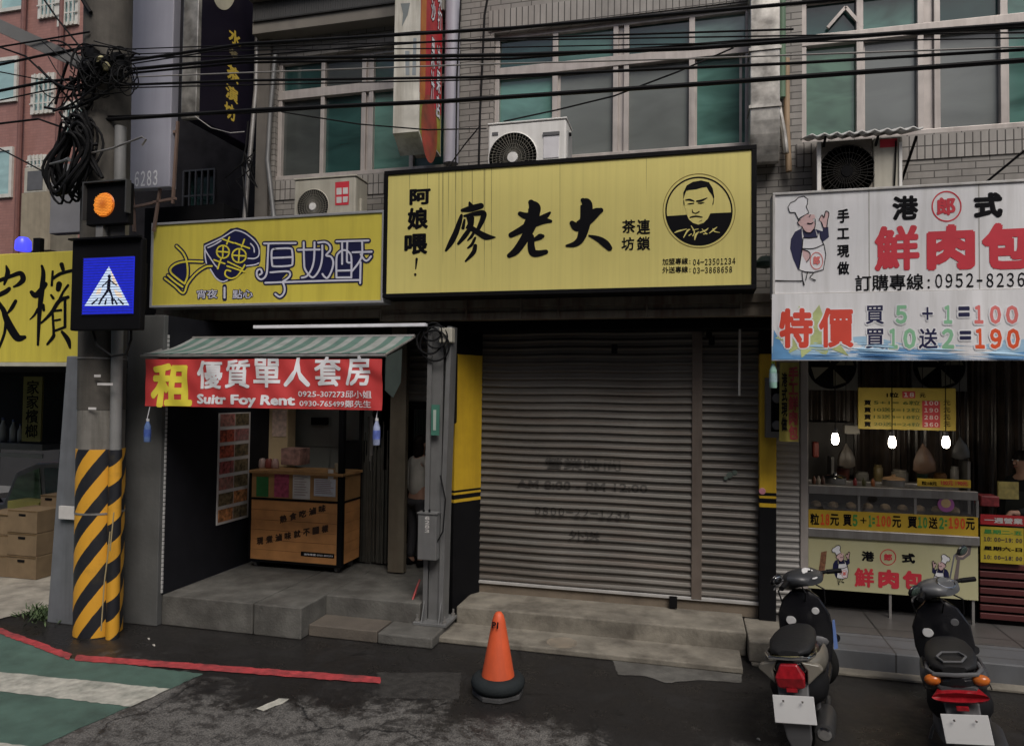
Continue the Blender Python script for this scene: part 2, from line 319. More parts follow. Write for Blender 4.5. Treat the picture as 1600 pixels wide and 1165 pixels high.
# asphalt: worn dry crust towards the lane, damp dark strip along the shop steps
def asphalt():
    m=bpy.data.materials.new('asphalt'); m.use_nodes=True; N=m.node_tree.nodes; L=m.node_tree.links; b=N['Principled BSDF']
    g=N.new('ShaderNodeNewGeometry'); sp=N.new('ShaderNodeSeparateXYZ'); L.new(g.outputs['Position'],sp.inputs[0])
    def noise(sc,det=8,ro=.6,vec=None):
        n=N.new('ShaderNodeTexNoise'); n.inputs['Scale'].default_value=sc; n.inputs['Detail'].default_value=det; n.inputs['Roughness'].default_value=ro; L.new(g.outputs['Position'],n.inputs['Vector']); return n.outputs[0]
    def rng(x,a,c,lo=0,hi=1):
        r=N.new('ShaderNodeMapRange'); r.inputs[1].default_value=a; r.inputs[2].default_value=c; r.inputs[3].default_value=lo; r.inputs[4].default_value=hi; L.new(x,r.inputs[0]); return r.outputs[0]
    big=noise(1.1,4,.55); mid=noise(7,12,.8); fine=noise(75,4,.75)
    edge=mathn(N,L,'SUBTRACT',5.28,sp.outputs[1])
    edge=mathn(N,L,'ADD',edge,mathn(N,L,'MULTIPLY',mathn(N,L,'SUBTRACT',big,.5),2.2))
    edge=mathn(N,L,'ADD',edge,mathn(N,L,'MULTIPLY',mathn(N,L,'SUBTRACT',mid,.5),1.3))
    dry=rng(edge,-.10,.30)
    speck=rng(fine,.38,.66); blot=rng(mid,.44,.54)
    crust=mathn(N,L,'MULTIPLY',dry,mathn(N,L,'ADD',.35,mathn(N,L,'MULTIPLY',blot,.65)))
    def col(c): 
        n=N.new('ShaderNodeRGB'); n.outputs[0].default_value=(*c,1); return n.outputs[0]
    def mix(f,a,c):
        n=N.new('ShaderNodeMix'); n.data_type='RGBA'; L.new(f,n.inputs['Factor']); L.new(a,n.inputs['A']); L.new(c,n.inputs['B']); return n.outputs['Result']
    wet=mix(speck,col((.010,.0095,.0095)),col((.026,.024,.023)))
    dc=mix(speck,col((.040,.038,.036)),col((.20,.19,.176)))
    out=mix(crust,wet,dc)
    n9=N.new('ShaderNodeTexNoise'); n9.inputs['Scale'].default_value=2.5; n9.inputs['Detail'].default_value=5; L.new(g.outputs['Position'],n9.inputs['Vector'])
    va=N.new('ShaderNodeVectorMath'); va.operation='MULTIPLY_ADD'; L.new(n9.outputs['Color'],va.inputs[0]); va.inputs[1].default_value=(.5,.5,0); L.new(g.outputs['Position'],va.inputs[2])
    vo=N.new('ShaderNodeTexVoronoi'); vo.feature='DISTANCE_TO_EDGE'; vo.inputs['Scale'].default_value=.75; L.new(va.outputs[0],vo.inputs['Vector'])
    crack=mathn(N,L,'MULTIPLY',rng(vo.outputs[0],.0,.012,1,0),rng(noise(1.3,3),.46,.56))
    out=mix(crack,out,col((.006,.006,.006))); L.new(out,b.inputs['Base Color'])
    L.new(mathn(N,L,'MAXIMUM',rng(crust,0,.7,0,.92),rng(noise(2.6,9,.7),.38,.62,.22,.62)),b.inputs['Roughness'])
    bp=N.new('ShaderNodeBump'); bp.inputs['Strength'].default_value=.5; bp.inputs['Distance'].default_value=.006; L.new(fine,bp.inputs['Height']); L.new(bp.outputs[0],b.inputs['Normal'])
    return m
ASPH=asphalt()
GRN=mat('green_road_paint',(.068,.122,.098),.75,var=.2,scale=4,bump=.4,bscale=150,dirt=(.035,.055,.045),dirt_amt=.7)
STRP=mat('worn_white_paint',(.42,.41,.36),.7,var=.25,scale=14,bump=.3,bscale=150,dirt=(.10,.12,.10),dirt_amt=.85); REDL=mat('red_kerb_paint',(.40,.05,.055),.65,var=.3,scale=14,bump=.3,bscale=150,dirt=(.07,.04,.04),dirt_amt=.85)

# ---------------------------------------------------------------- ground
struct(MB().add([(-60,-20,0),(40,-20,0),(40,60,0),(-60,60,0)],[(0,1,2,3)]).build('road',ASPH))
_jr=random.Random(41)
def ground_poly(name,pts,z,m,extra=(),jag=.010):
    c_=[P(x,y,Z=z) for x,y in pts]+[Vector((a,b,z)) for a,b in extra]; v=[]
    for i,p in enumerate(c_):
        q=c_[(i+1)%len(c_)]; n=max(1,min(90,int((q-p).length/.05))); d=(q-p).normalized(); nn=Vector((-d.y,d.x,0))
        v+=[p.lerp(q,k/n)+nn*(_jr.uniform(-jag,jag) if k else 0) for k in range(n)]
    return struct(MB().add(v,[list(t) for t in tessellate_polygon([[Vector((q.x,q.y,0)) for q in v]])]).build(name,m))
ground_poly('green_lane',[(110,1028),(318,1052),(62,1165)],.004,GRN,[(-4.75,2.2),(-13,2.2),(-13,7.9)])
ground_poly('white_stripe',[(0,1049),(266,1075),(204,1103),(0,1079)],.008,STRP,[(-9.4,5.2),(-9.4,5.45)])
ground_poly('white_stripe',[(-40,1154),(50,1166),(20,1182),(-40,1178)],.008,STRP)
ground_poly('white_mark',[(400,1106),(436,1090),(452,1091),(440,1099),(412,1110)],.004,STRP)
ground_poly('red_line',[(-60,962),(0,980),(113,1021),(108,1030),(0,989),(-60,970)],.010,REDL)
ground_poly('red_line',[(120,1022),(594,1057),(594,1067),(117,1031)],.010,REDL)
ground_poly('concrete_apron',[(958,1029),(1160,1053),(1158,1066),(1100,1062),(1040,1066),(1010,1056),(965,1053)],.004,CONC)
ground_poly('asphalt_patch',[(588,1050),(722,1050),(716,1092),(594,1090)],.003,mat('patch_asphalt',(.034,.032,.030),.6,var=.35,scale=12,bump=.4,bscale=120))
ground_poly('pavement',[(-200,985),(0,966),(45,955),(92,946)],.012,mat('pale_paving',(.30,.275,.23),.85,var=.3,scale=4,bump=.5,dirt=(.10,.085,.07),dirt_amt=.8),[(-6.2,9.2),(-14,9.2)])
ground_poly('side_street',[(0,770),(100,760)],.006,mat('pale_asphalt',(.12,.12,.12),.8,var=.2,bump=.3),[(-11,30),(-45,30),(-30,11)])
# steps, platforms and porch of the three shops
struct(MB().box(-2.62,.46,6.74,7.22,.002,.06).build('shutter_apron_step',CONCP,bevel=.012))
struct(MB().box(-2.42,.52,7.20,7.83,.002,.235).build('shutter_step',CONCP,bevel=.015))
struct(MB().box(-2.40,.70,7.80,8.1,.2,.345).build('shutter_sill',mat('stained_sill',(.15,.12,.09),.8,var=.3,bump=.4,dirt=(.04,.03,.02)),bevel=.008))
struct(MB().box(-5.46,-4.36,6.42,9.6,.002,.32).box(-4.345,-3.80,6.42,9.6,.002,.32).box(-3.80,-2.72,6.91,9.6,.002,.32).build('shop_platform',CONC,bevel=.012))
struct(MB().box(-3.79,-3.03,6.55,6.905,.002,.12).build('platform_step',mat('dark_step_concrete',(.10,.085,.07),.8,var=.25,bump=.4,dirt=(.04,.035,.03)),bevel=.01))
PORCH=brickmat('porch_tile',(.10,.095,.092),(.085,.08,.078),(.03,.03,.03),.60,.60,.01,plane='xy',offset=0,dirt=(.05,.045,.04),bump=.2,rough=.35)
KERB=brickmat('kerb_tile',(.12,.125,.135),(.10,.105,.115),(.04,.04,.04),.60,.25,.008,plane='xy',offset=0,dirt=(.06,.06,.06),bump=.2,rough=.5)
struct(MB().box(.55,6,7.60,11,.002,.20).build('tiled_porch',PORCH))
struct(MB().box(.55,6,7.10,7.60,.002,.196).build('porch_kerb',KERB,bevel=.012))
struct(MB().box(.55,6,6.96,7.10,.002,.03).build('porch_gutter',CONCP,bevel=.008))
struct(MB().box(.53,.95,7.0,7.72,.03,.22).build('porch_end_block',CONCP,bevel=.012))
struct(MB().lathe([(0,.002),(.115,.002),(.12,-.0005),(.13,-.0005),(.135,.002),(.15,.0015),(.152,-.001)],P(878,1003,Z=.0615),36).build('drain_cover',mat('stained_cover',(.19,.165,.13),.85,var=.3,dirt=(.10,.06,.03))))
# buildings across the street, behind the viewer: they shut off the low sky and show in the window glass
opp=thing('opposite_building','row of grey street buildings on the far side of the road','building',(0,-9,0))
for i,(xa,xb,h_,c_) in enumerate(((-34,-21,12,(.20,.19,.18)),(-20.9,-12,15.5,(.30,.28,.25)),(-11.9,-5,11,(.12,.12,.13)),(-4.9,3,14,(.26,.20,.17)),(3.1,11,10.5,(.32,.31,.29)),(11.1,22,15,(.16,.155,.15)),(22.1,34,12,(.22,.21,.20)))):
    MB().box(xa,xb,-14,-9+.1*(i%3),.002,h_).build('wall',mat('opposite_render',c_,.8,var=.25,dirt=(.07,.065,.06),streak=True),opp)
m=MB()
for i in range(17):
    for k in range(4): m.box(-32+i*3.9,-29.8+i*3.9,-8.8,-8.72,2.2+k*2.1,3.5+k*2.1)
m.build('window_band',mat('opposite_glass',(.03,.04,.04),.1),opp)
# ---------------------------------------------------------------- the tiled building with the three shops
bld=thing('tiled_building','grey tiled shop building with aluminium windows above the three shop signs','building',(-1.0,7.5,0))
zt,zs,zm=6.55,5.06,6.12
W=[(-4.93,-2.72),(-2.17,.575),(1.065,3.42)]
def wall():
    m=MB(); xs=[-5.15]+[a for w_ in W for a in w_]+[6.2]
    for i in range(0,len(xs),2): m.box(xs[i],xs[i+1],7.5,7.9,3.425,9.5)
    for a,b in W: m.box(a,b,7.5,7.9,3.425,zs); m.box(a,b,7.5,7.9,zt,9.5)
    return m
wall().build('wall',TILE,bld)
m=MB()
for i,(a,b) in enumerate(W):
    MB().box(a-.06,b+.06,7.487,7.5,zs-.25,zs-.02).build('tile_course',TILEV,bld)
    if i: MB().box(a-.06,b+.06,7.487,7.5,zt+.02,zt+.255).build('tile_course',TILEV,bld)
FR=ALU
def window(a,b,cols,lower,upper,zu=None):
    "cols: x positions of the mullions; lower/upper: glass per bay"
    y=7.56
    f=MB(); f.box(a,b,y,y+.09,zt-.05,zt).box(a,b,y-.03,y+.09,zs,zs+.055).box(a,b,y-.012,y+.09,zm-.06,zm+.05)
    f.box(a,a+.05,y-.004,y+.088,zs+.055,zm-.06).box(a,a+.05,y-.004,y+.088,zm+.05,zt-.05).box(b-.05,b,y-.004,y+.088,zs+.055,zm-.06).box(b-.05,b,y-.004,y+.088,zm+.05,zt-.05)
    for c,wd in cols:
        for z0,z1 in ((zs+.055,zm-.06),(zm+.05,zt-.05)):
            if wd>.1:
                f.box(c-wd/2,c-wd/2+.055,y-.004,y+.088,z0,z1).box(c+wd/2-.055,c+wd/2,y-.004,y+.088,z0,z1).box(c-wd/2+.055,c+wd/2-.055,y+.03,y+.08,z0,z1)
            else: f.box(c-wd/2,c+wd/2,y-.004,y+.088,z0,z1)
    wf=f.build('window',FR,bld,bevel=.004)
    xs=[a+.05]+[c for c,_ in cols]+[b-.05]
    for i in range(len(xs)-1):
        for z0,z1,g,k in ((zs+.05,zm-.05,lower[i],.055),(zm+.04,zt-.045,upper[i],.05)):
            q=MB().box(xs[i],xs[i+1],y+k,y+k+.012,z0,z1).build('pane',g,wf)
            if (i+ (k>.05))%2==0 and g is not GDARK:
                MB().box(xs[i]+.03,xs[i]+.055,y+k-.014,y+k,z0,z1).box(xs[i+1]-.055,xs[i+1]-.03,y+k-.014,y+k,z0,z1).box(xs[i]+.055,xs[i+1]-.055,y+k-.014,y+k,z0,z0+.03).build('sash',FR,wf)
    return wf
X75=lambda x,y:P(x,y,Y=7.55).x
window(*W[0],[(X75(503,180),.05),(X75(573,180),.15),(X75(642,220),.05)],[GDIM,GDARK,GTEAL,GDARK],[GDARK,GDIM,GDARK,GDARK])
window(*W[1],[(X75(867,120),.06),(X75(970,120),.17),(X75(1081,120),.06)],[GTEAL,GGREY,GGREY,GTEAL],[GDARK,GTEAL,GDARK,GPALE])
window(*W[2],[(X75(1344,120),.065),(X75(1452,120),.20),(X75(1570,120),.065)],[GOLIVE,GGREY,GGREY,GTEAL],[GDARK,GTEAL,GDARK,GTEAL])
m=MB()
for q0,q1 in (((1293,44),(1321,12)),((1321,12),(1347,42))): m.bar(P(*q0,Y=7.57),P(*q1,Y=7.57),.03)
m.build('pane_reflection',ALU,bld)  # bars imitate a triangular reflection in the upper pane
# ribbed ledge over the left window, pilaster between the windows
m=MB()
for i in range(75):
    x=-5.1+i*.031
    m.box(x,x+.019,7.27,7.275,6.93,7.14)
m.box(-5.12,-2.72,7.275,7.5,6.92,7.15)
m.build('ribbed_ledge',mat('dark_ribbed_metal',(.05,.05,.05),.6,dirt=(.02,.02,.02)),bld)
MB().box(-5.14,-2.70,7.18,7.5,7.15,7.24).box(-5.14,-2.70,7.30,7.5,6.78,6.92).build('ledge_trim',mat('grimy_trim',(.17,.155,.135),.7,var=.2,dirt=(.06,.05,.04)),bld,bevel=.006)
MB().box(-5.15,-4.98,7.44,7.5,4.4,6.78).build('pilaster',mat('grimy_plaster',(.11,.10,.09),.8,dirt=(.05,.04,.035),streak=True),bld)
# shop-front structure under the upper wall: slab, dark soffit, party piers
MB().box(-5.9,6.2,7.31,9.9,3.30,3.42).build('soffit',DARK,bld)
m=MB().box(-6.3,-3.35,7.16,7.28,3.33,3.42).box(-6.3,-3.35,7.18,7.28,3.42,3.50)
m.box(-3.34,.80,7.16,7.28,3.285,3.36).box(-3.34,.80,7.185,7.28,3.36,3.415).box(-3.34,.80,7.16,7.28,3.415,3.50)
for x in (-3.34,-2.35,-1.75,-1.35,-.45,.45): m.box(x,x+.02,7.145,7.16,3.28,3.51)
m.build('fascia_band',RUST,bld,bevel=.004)
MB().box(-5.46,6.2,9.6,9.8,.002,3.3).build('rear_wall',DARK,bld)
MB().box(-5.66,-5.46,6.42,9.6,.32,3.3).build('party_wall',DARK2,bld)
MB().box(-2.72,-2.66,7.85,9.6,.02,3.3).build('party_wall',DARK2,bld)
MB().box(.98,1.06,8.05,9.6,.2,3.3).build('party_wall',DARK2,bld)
tile_e=MB()
for i in range(60): tile_e.box(-5.468,-5.452,6.408,6.424,.34+i*.046,.34+i*.046+.036)
tile_e.build('tile_edging',mat('white_mosaic',(.42,.42,.42),.4),bld)
MB().box(-5.93,-5.47,6.36,6.60,.002,3.3).build('pier',WALLC,bld,bevel=.008)
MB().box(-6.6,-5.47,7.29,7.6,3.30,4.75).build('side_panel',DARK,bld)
# ---------------------------------------------------------------- buildings on the left
far=thing('brick_apartment','pink brick apartment block with white framed windows behind the utility pole','building',(-20,14,0))
MB().box(-34,-13.6,14,20,4.3,16).build('wall',PINK,far)
MB().box(-34,-13.6,14.3,20,0,4.3).build('ground_floor',mat('dark_arcade',(.03,.03,.032),.7,dirt=(.015,.015,.015)),far)
WFR=mat('white_window_frame',(.55,.54,.50),.5)
def far_window(x0,y0,x1,y1,bars=True):
    a=P(x0,y0,Y=13.96); b=P(x1,y1,Y=13.96); t=.09
    f=MB().box(a.x,b.x,13.94,14.02,a.z-t,a.z).box(a.x,b.x,13.94,14.02,b.z,b.z+t).box(a.x,a.x+t,13.94,14.02,b.z+t,a.z-t).box(b.x-t,b.x,13.94,14.02,b.z+t,a.z-t)
    if bars:
        n=5
        for i in range(1,n): x=a.x+(b.x-a.x)*i/n; f.box(x-.018,x+.018,13.90,13.93,b.z,a.z)
        for i in range(1,4): z=b.z+(a.z-b.z)*i/4; f.box(a.x,b.x,13.905,13.925,z-.015,z+.015)
    o=f.build('window',WFR,far); MB().box(a.x+t,b.x-t,13.97,13.99,b.z+t,a.z-t).build('pane',GBLUE,o)
for q in ((0,-40,40,14),(62,-46,90,26),(92,-30,122,38),(-6,92,26,158),(50,118,84,176),(-10,232,18,308),(44,244,72,275),(100,160,132,210),(-80,90,-40,160),(-80,232,-45,310)): far_window(*q,bars=q[0]>20)
MB().box(-34,-13.6,13.9,14,4.05,4.3).build('ledge',mat('pale_ledge',(.40,.36,.30),.7,dirt=(.15,.12,.1)),far)
for x in (28,88): 
    a=P(x,300,Y=13.9); MB().tube([(a.x,13.9,4.3),(a.x,13.9,15)],.06,8).build('drain_pipe',mat('brown_pipe',(.16,.07,.06),.6),far,smooth=True)
c=thing('air_conditioner','small cream air conditioner box on the pink brick wall','air conditioner',tuple(P(55,300,Y=13.4)))
MB().pbox(38,262,72,300,13.4,.5).build('housing',AGED,c,bevel=.02); MB().pbox(43,268,66,296,13.39,.01).build('grille',GREYP,c)
o=MB().pbox(34,302,78,390,10.5,.6).build('shop_shed',mat('cream_shed',(.30,.26,.19),.7,dirt=(.14,.11,.08),streak=True)); tag(o,'cream painted metal box wall above the betel nut stall','shed')
db=thing('dark_building','dark building set back between the blade signs and the tiled shops','building',(-7,8.6,0))
m=MB(); x0,x1=-8.35,-5.0; wz=(4.55,5.65); wx=(P(290,250,Y=8.6).x,P(338,250,Y=8.6).x)
m.box(x0,wx[0],8.6,9.3,3,12).box(wx[1],x1,8.6,9.3,3,12).box(wx[0],wx[1],8.6,9.3,3,wz[0]).box(wx[0],wx[1],8.6,9.3,wz[1],12)
m.build('wall',mat('sooty_wall',(.022,.021,.024),.8,var=.3,dirt=(.02,.02,.022)),db)
f=MB()
for i in range(6): x=wx[0]+(wx[1]-wx[0])*i/5; f.box(x-.012,x+.012,8.56,8.585,*wz)
for i in range(4): z=wz[0]+(wz[1]-wz[0])*i/3; f.box(wx[0],wx[1],8.565,8.58,z-.012,z+.012)
o=f.build('window',mat('grey_bars',(.045,.045,.05),.5),db); MB().box(*wx,8.7,8.72,*wz).build('pane',GDARK,o)
MB().box(-6.9,-5.2,8.35,8.6,4.28,4.36).build('ledge',mat('sooty_ledge',(.06,.055,.05),.8),db)
o=MB().pbox(80,258,136,362,7.3,.12).build('sign_panel',mat('back_of_sign',(.24,.24,.25),.6,var=.08),None,bevel=.01); tag(o,'blank pale grey sign panel behind the black cable coil','sign')

# ---------------------------------------------------------------- betel nut stall, car and cartons at far left
st=thing('betel_nut_sign','yellow signboard with black brush characters left of the crossing light','shop sign',tuple(P(60,566,Y=6.7)))
a=P(-60,392,Y=6.7); b=P(126,566,Y=6.7)
MB().box(a.x,b.x,6.7,6.85,b.z,P(60,394,Y=6.7).z).build('face',YELS2,st,bevel=.01)
MB().box(a.x,b.x+.01,6.685,6.86,b.z-.045,b.z).build('bottom_trim',mat('cream_trim',(.45,.44,.36),.6),st)
A=Art(crop(0,390,6.47,6.7))
A.strokes([[(65,165,20),(80,230,50),(60,300,40),(45,350,24)],[(-60,330,40),(40,295,40),(120,265,40),(210,240,50),(235,300,56),(190,350,40),(140,375,20)],[(-60,480,40),(50,430,50),(95,395,40)],[(-60,480,40),(30,600,50),(60,680,64),(110,790,80),(180,890,76),(250,885,40)],[(160,520,36),(120,590,40),(80,640,20)],[(60,720,30),(45,850,30),(-20,1020,26)],
 [(425,165,26),(440,250,46),(420,450,56),(400,650,44),(385,960,26)],[(320,430,40),(370,460,60),(460,350,50)],[(385,600,30),(350,660,24),(305,705,12)],[(440,560,30),(445,610,30)],[(625,150,46),(640,200,40)],[(535,220,24),(525,360,26)],[(540,290,30),(620,240,34),(760,205,30)],[(600,350,60),(590,400,50)],[(690,360,26),(640,430,24),(600,520,34)],[(520,460,24),(540,490,30)],[(690,480,34),(600,520,40),(520,640,36),(420,740,20)],[(535,650,26),(545,830,28),(540,880,36),(480,955,24)],[(550,620,20),(620,610,24)],[(560,715,20),(610,705,22)],[(555,820,22),(650,785,26)],[(660,500,30),(660,780,30)],[(630,830,30),(690,910,50),(710,990,24)]],INK,st,.002)
post=thing('steel_post','grey tapering steel post between the betel nut stall and striped pole','post',(-6.35,6.2,0))
m=MB(); q=[P(84,968,Z=.0),P(122,975,Z=.0)]
m.loft([[(q[0].x,6.15,0),(q[1].x,6.15,0),(q[1].x,6.4,0),(q[0].x,6.4,0)],[(P(104,560,Y=6.15).x,6.15,2.85),(P(124,560,Y=6.15).x,6.15,2.85),(P(124,560,Y=6.15).x,6.4,2.85),(P(104,560,Y=6.15).x,6.4,2.85)]])
m.build('column',mat('blue_grey_metal',(.17,.18,.20),.5,.2,dirt=(.08,.08,.08),streak=True),post,bevel=.01)
MB().pbox(92,790,122,812,6.1,.03).build('notice_plate',PAPER,post)
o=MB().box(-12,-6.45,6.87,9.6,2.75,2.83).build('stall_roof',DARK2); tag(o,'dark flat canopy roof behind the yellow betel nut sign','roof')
tag(MB().box(-13,-6.6,9.45,9.5,1.5,2.75).build('added_dark_panel',DARK2),'dark panel added to darken the betel nut stall','panel')  # added sheet that keeps the stall interior dark
k=thing('stall_counter','dark counter with pale top edge inside the betel nut stall','counter',tuple(P(30,720,Y=8.8)))
MB().pbox(-40,690,66,704,8.8,.5).build('counter_top',mat('counter_top',(.14,.14,.145),.4),k,bevel=.006); MB().pbox(-40,705,66,716,8.79,.02).build('trim',mat('pale_strip',(.30,.30,.30),.5),k)
a=P(-40,704,Y=8.85); b=P(66,704,Y=8.85); MB().box(b.x-.05,b.x,9.2,9.25,.012,a.z).box(a.x,a.x+.05,9.2,9.25,.012,a.z).build('leg',DARK2,k)
def jug(px,w_,label,h0=648):
    a=P(px,692,Y=8.95); t=P(px,h0,Y=8.95); h=t.z-a.z; r=w_/2*8.95/1150
    t_=thing('plastic_jug',label,'jug',tuple(a),group='jugs on the stall counter')
    MB().lathe([(r*.9,0),(r,.02),(r,h*.62),(r*.4,h*.82),(r*.36,h*.9)],a,14).build('bottle',mat('cloudy_plastic',(.38,.39,.42),.4),t_,smooth=True)
    MB().lathe([(r*.4,h*.9),(r*.4,h),(0,h)],a,12).build('cap',mat('blue_cap',(.06,.08,.20),.5),t_)
jug(4,14,'leftmost pale jug on the stall counter',652); jug(20,12,'blue capped jug second from left on the counter',655); jug(31,9,'small jug beside the narrow yellow stall sign',662)
sg=thing('hanging_sign','narrow dull yellow vertical sign with black characters inside the stall','hanging sign',tuple(P(49,690,Y=8.4)))
MB().pbox(37,588,63,690,8.4,.03).build('panel',mat('dull_yellow',(.20,.18,.05),.6,dirt=(.08,.07,.03)),sg); ptext('家家檳榔',42,594,59,684,8.4,INK,sg,vertical=True,bold=.02)
car=thing('parked_car','grey car parked behind the cartons with only its window showing','car',tuple(P(30,860,Z=.0)))
Y=9.6; cm=mat('grey_car_paint',(.20,.20,.20),.3,.2)
fn=lambda u,v,d:P(u,v,Y=Y)+Vector((0,d,0))
MB().prism([(-80,860),(-80,790),(5,785),(24,738),(60,722),(150,722),(172,785),(172,860)],fn,0,1.6).build('body',cm,car,bevel=.03)
MB().prism([(14,780),(28,745),(62,731),(66,778)],fn,-.012,0).build('window',glass('car_window',(.10,.16,.10),.08,.9),car); MB().prism([(72,778),(70,731),(145,731),(160,778)],fn,-.012,0).build('window',GDARK,car)
a=P(0,860,Y=Y); MB().lathe([(.05,0),(.3,0),(.32,.05),(.32,.18),(0,.18)],(a.x-.4,Y-.02,.32),20,'y').build('wheel',BLK,car,smooth=True)
bx=[(12,55,795,905,7.4,3,'tall three tier brown carton stack with hand holes beside the stall'),(-32,10,800,912,7.4,3,'brown carton stack cut off by the left edge'),(62,86,772,892,7.75,4,'narrow stack of cartons and bins next to the grey post')]
CARD2=mat('dark_crate',(.03,.03,.032),.6)
for x0,x1,y0,y1,Y,n,lab in bx:
    a=P(x0,y0,Y=Y); b=P(x1,y1,Y=Y); g=P((x0+x1)/2,y1,Z=.012); z0=.014; hh=(a.z-z0)/n
    for i in range(n):
        t=thing('carton',['bottom','second','third','topmost'][i if i<n-1 or n==4 else 2]+' box of the '+lab,'carton',((a.x+b.x)/2,Y+.2,z0+i*hh),group='cartons stacked by the stall')
        dk=(n==4 and i%2==0)
        MB().box(a.x+random.uniform(0,.012),b.x-random.uniform(0,.012),Y+random.uniform(0,.01),Y+.4,z0+i*hh+.001,z0+(i+1)*hh-.004).build('box',CARD2 if dk else CARD,t,bevel=.006)
        c_=(a.x+b.x)/2; z=z0+(i+.78)*hh; MB().box(c_-.055,c_+.055,Y-.003,Y+.004,z-.015,z+.015).build('hand_hole',BLK,t)
        if not dk: MB().box(a.x+.01,b.x-.01,Y-.0015,Y+.003,z0+(i+.93)*hh,z0+(i+.98)*hh).build('packing_tape',mat('brown_tape',(.12,.075,.035),.3) if 'brown_tape' not in bpy.data.materials else bpy.data.materials['brown_tape'],t)
o=MB().pbox(12,782,60,800,7.9,.3).build('crate_lid',mat('green_yellow_tarp',(.16,.15,.04),.7)); tag(o,'olive green crate behind the tallest carton stack','crate')
wl=thing('warning_lamp','small blue lamp on top of the yellow betel nut sign','lamp',tuple(P(35,393,Y=6.8)))
MB().lathe([(.08,0),(.09,.02),(.085,.12),(.05,.165),(0,.17)],P(36,392,Y=6.8),16).build('dome',mat('blue_lens',(.04,.05,.6),.3,emit=(.08,.08,1),es=.7),wl,smooth=True); MB().pbox(52,372,62,394,6.78,.06).build('bracket',BLK,wl)

# ---------------------------------------------------------------- blade signs
lv=thing('lavender_sign','tall pale lavender sign panel hanging beside the utility pole','hanging sign',tuple(P(235,292,Y=6.8)))
LAV=mat('lavender_panel',(.33,.33,.39),.5,var=.1,scale=2,dirt=(.26,.26,.31),dirt_amt=.5,streak=True)
MB().box(P(200,0,Y=6.8).x,P(268,150,Y=6.8).x,6.8,6.92,P(205,296,Y=6.8).z,8.5).build('panel',LAV,lv,bevel=.01)
ptext('6283',211,268,246,290,6.8,WHT,lv,bold=.02)
m=MB()
for (a_,b_) in (((207,296),(254,284)),((252,284),(240,362)),((207,324),(240,317)),((207,296),(210,362)),((278,190),(270,318)),((236,210),(278,206)),((240,316),(275,310))):
    m.bar(P(*a_,Y=6.85),P(*b_,Y=6.85),.028)
m.build('bracket',mat('rusty_bracket',(.22,.15,.12),.6,.2,dirt=(.10,.05,.03)),lv)
bs=thing('black_blade_sign','black vertical projecting sign with gold characters and cream oval','hanging sign',(-5.35,6.6,4.8))
xb=-5.31; zb=P(298,186,Y=6.6).z
MB().box(xb-.17,xb,6.62,7.75,zb,8.6).build('face',mat('black_acrylic',(.012,.010,.018),.35,var=.1),bs,bevel=.01)
MB().box(xb-.19,xb+.004,6.56,6.62,zb-.01,8.6).build('edge_cap',STUB,bs,bevel=.006)
def side(u,v): return P(u,v,X=xb)
for ch,y0,y1,x0,x1 in (('水',40,64,357,377),('巷',72,86,358,372),('茶',96,122,354,374),('演',128,152,352,372),('坊',156,182,350,368)):
    pa=P(x0,(y0+y1)/2,X=xb); pb=P(x1,(y0+y1)/2,X=xb); za=P(x0,y0,X=xb).z; zc=P(x0,y1,X=xb).z
    put_text(ch,(xb,pa.y,zc),(0,pb.y-pa.y,0),(0,0,za-zc),GOLD if ch!='巷' else mat('faded_gold',(.18,.15,.08),.5),bs,bold=.035,off=(.003,0,0))
A=Art(side,(1,0,0)); A.polys([circ(350,-14,18,32,30)],mat('cream_ink',(.45,.42,.32),.5),bs,.002,'oval')
mg=thing('fruit_blade_sign','red projecting sign with white writing and a mango picture, torn pale edge','hanging sign',(-2.85,6.7,4.8))
x1=-2.735; x0=-3.02; zb=P(633,207,Y=6.7).z; zf=P(686,240,X=x1).z
prof=[(6.7,8.6),(6.7,zb),(6.76,zb-.04),(6.9,zb-.17),(7.1,zf+.02),(7.36,zf-.02),(7.36,8.6)]
fnx=lambda u,v,d:Vector((x0+d,u,v))
MB().prism(prof,fnx,.0,x1-x0).build('body',mat('stained_white_vinyl',(.58,.56,.50),.6,var=.2,scale=4,dirt=(.20,.17,.12),dirt_amt=.8,streak=True),mg)
Ax=Art(lambda u,v:Vector((x1,u,v)),(1,0,0))
zr=P(670,160,X=x1).z
Ax.polys([[(6.71,8.59),(6.71,zr),(7.35,zr),(7.35,8.59)]],mat('red_vinyl',(.48,.022,.035),.45,var=.25,dirt=(.40,.10,.03),dirt_amt=.35),mg,.002,'print')
Ax.polys([[(6.72,8.58),(6.72,zr-.1),(6.86,zr-.1),(6.86,8.58)]],mat('orange_vinyl',(.50,.15,.03),.45,var=.4,scale=3,dirt=(.35,.30,.05)),mg,.003,'print')
Ax.polys([[(6.72,zr),(6.72,zb+.02),(6.8,zb-.05),(7.0,zf+.1),(7.12,zf+.04),(7.34,zf),(7.34,zr)]],mat('green_yellow_vinyl',(.30,.30,.05),.45,var=.3),mg,.0025,'print')
Ax.polys([circ(7.0,zr-.28,.24,30,.36)],mat('mango_ink',(.33,.04,.02),.4,var=.5,scale=4,dirt=(.45,.22,.03)),mg,.004,'mango_picture')
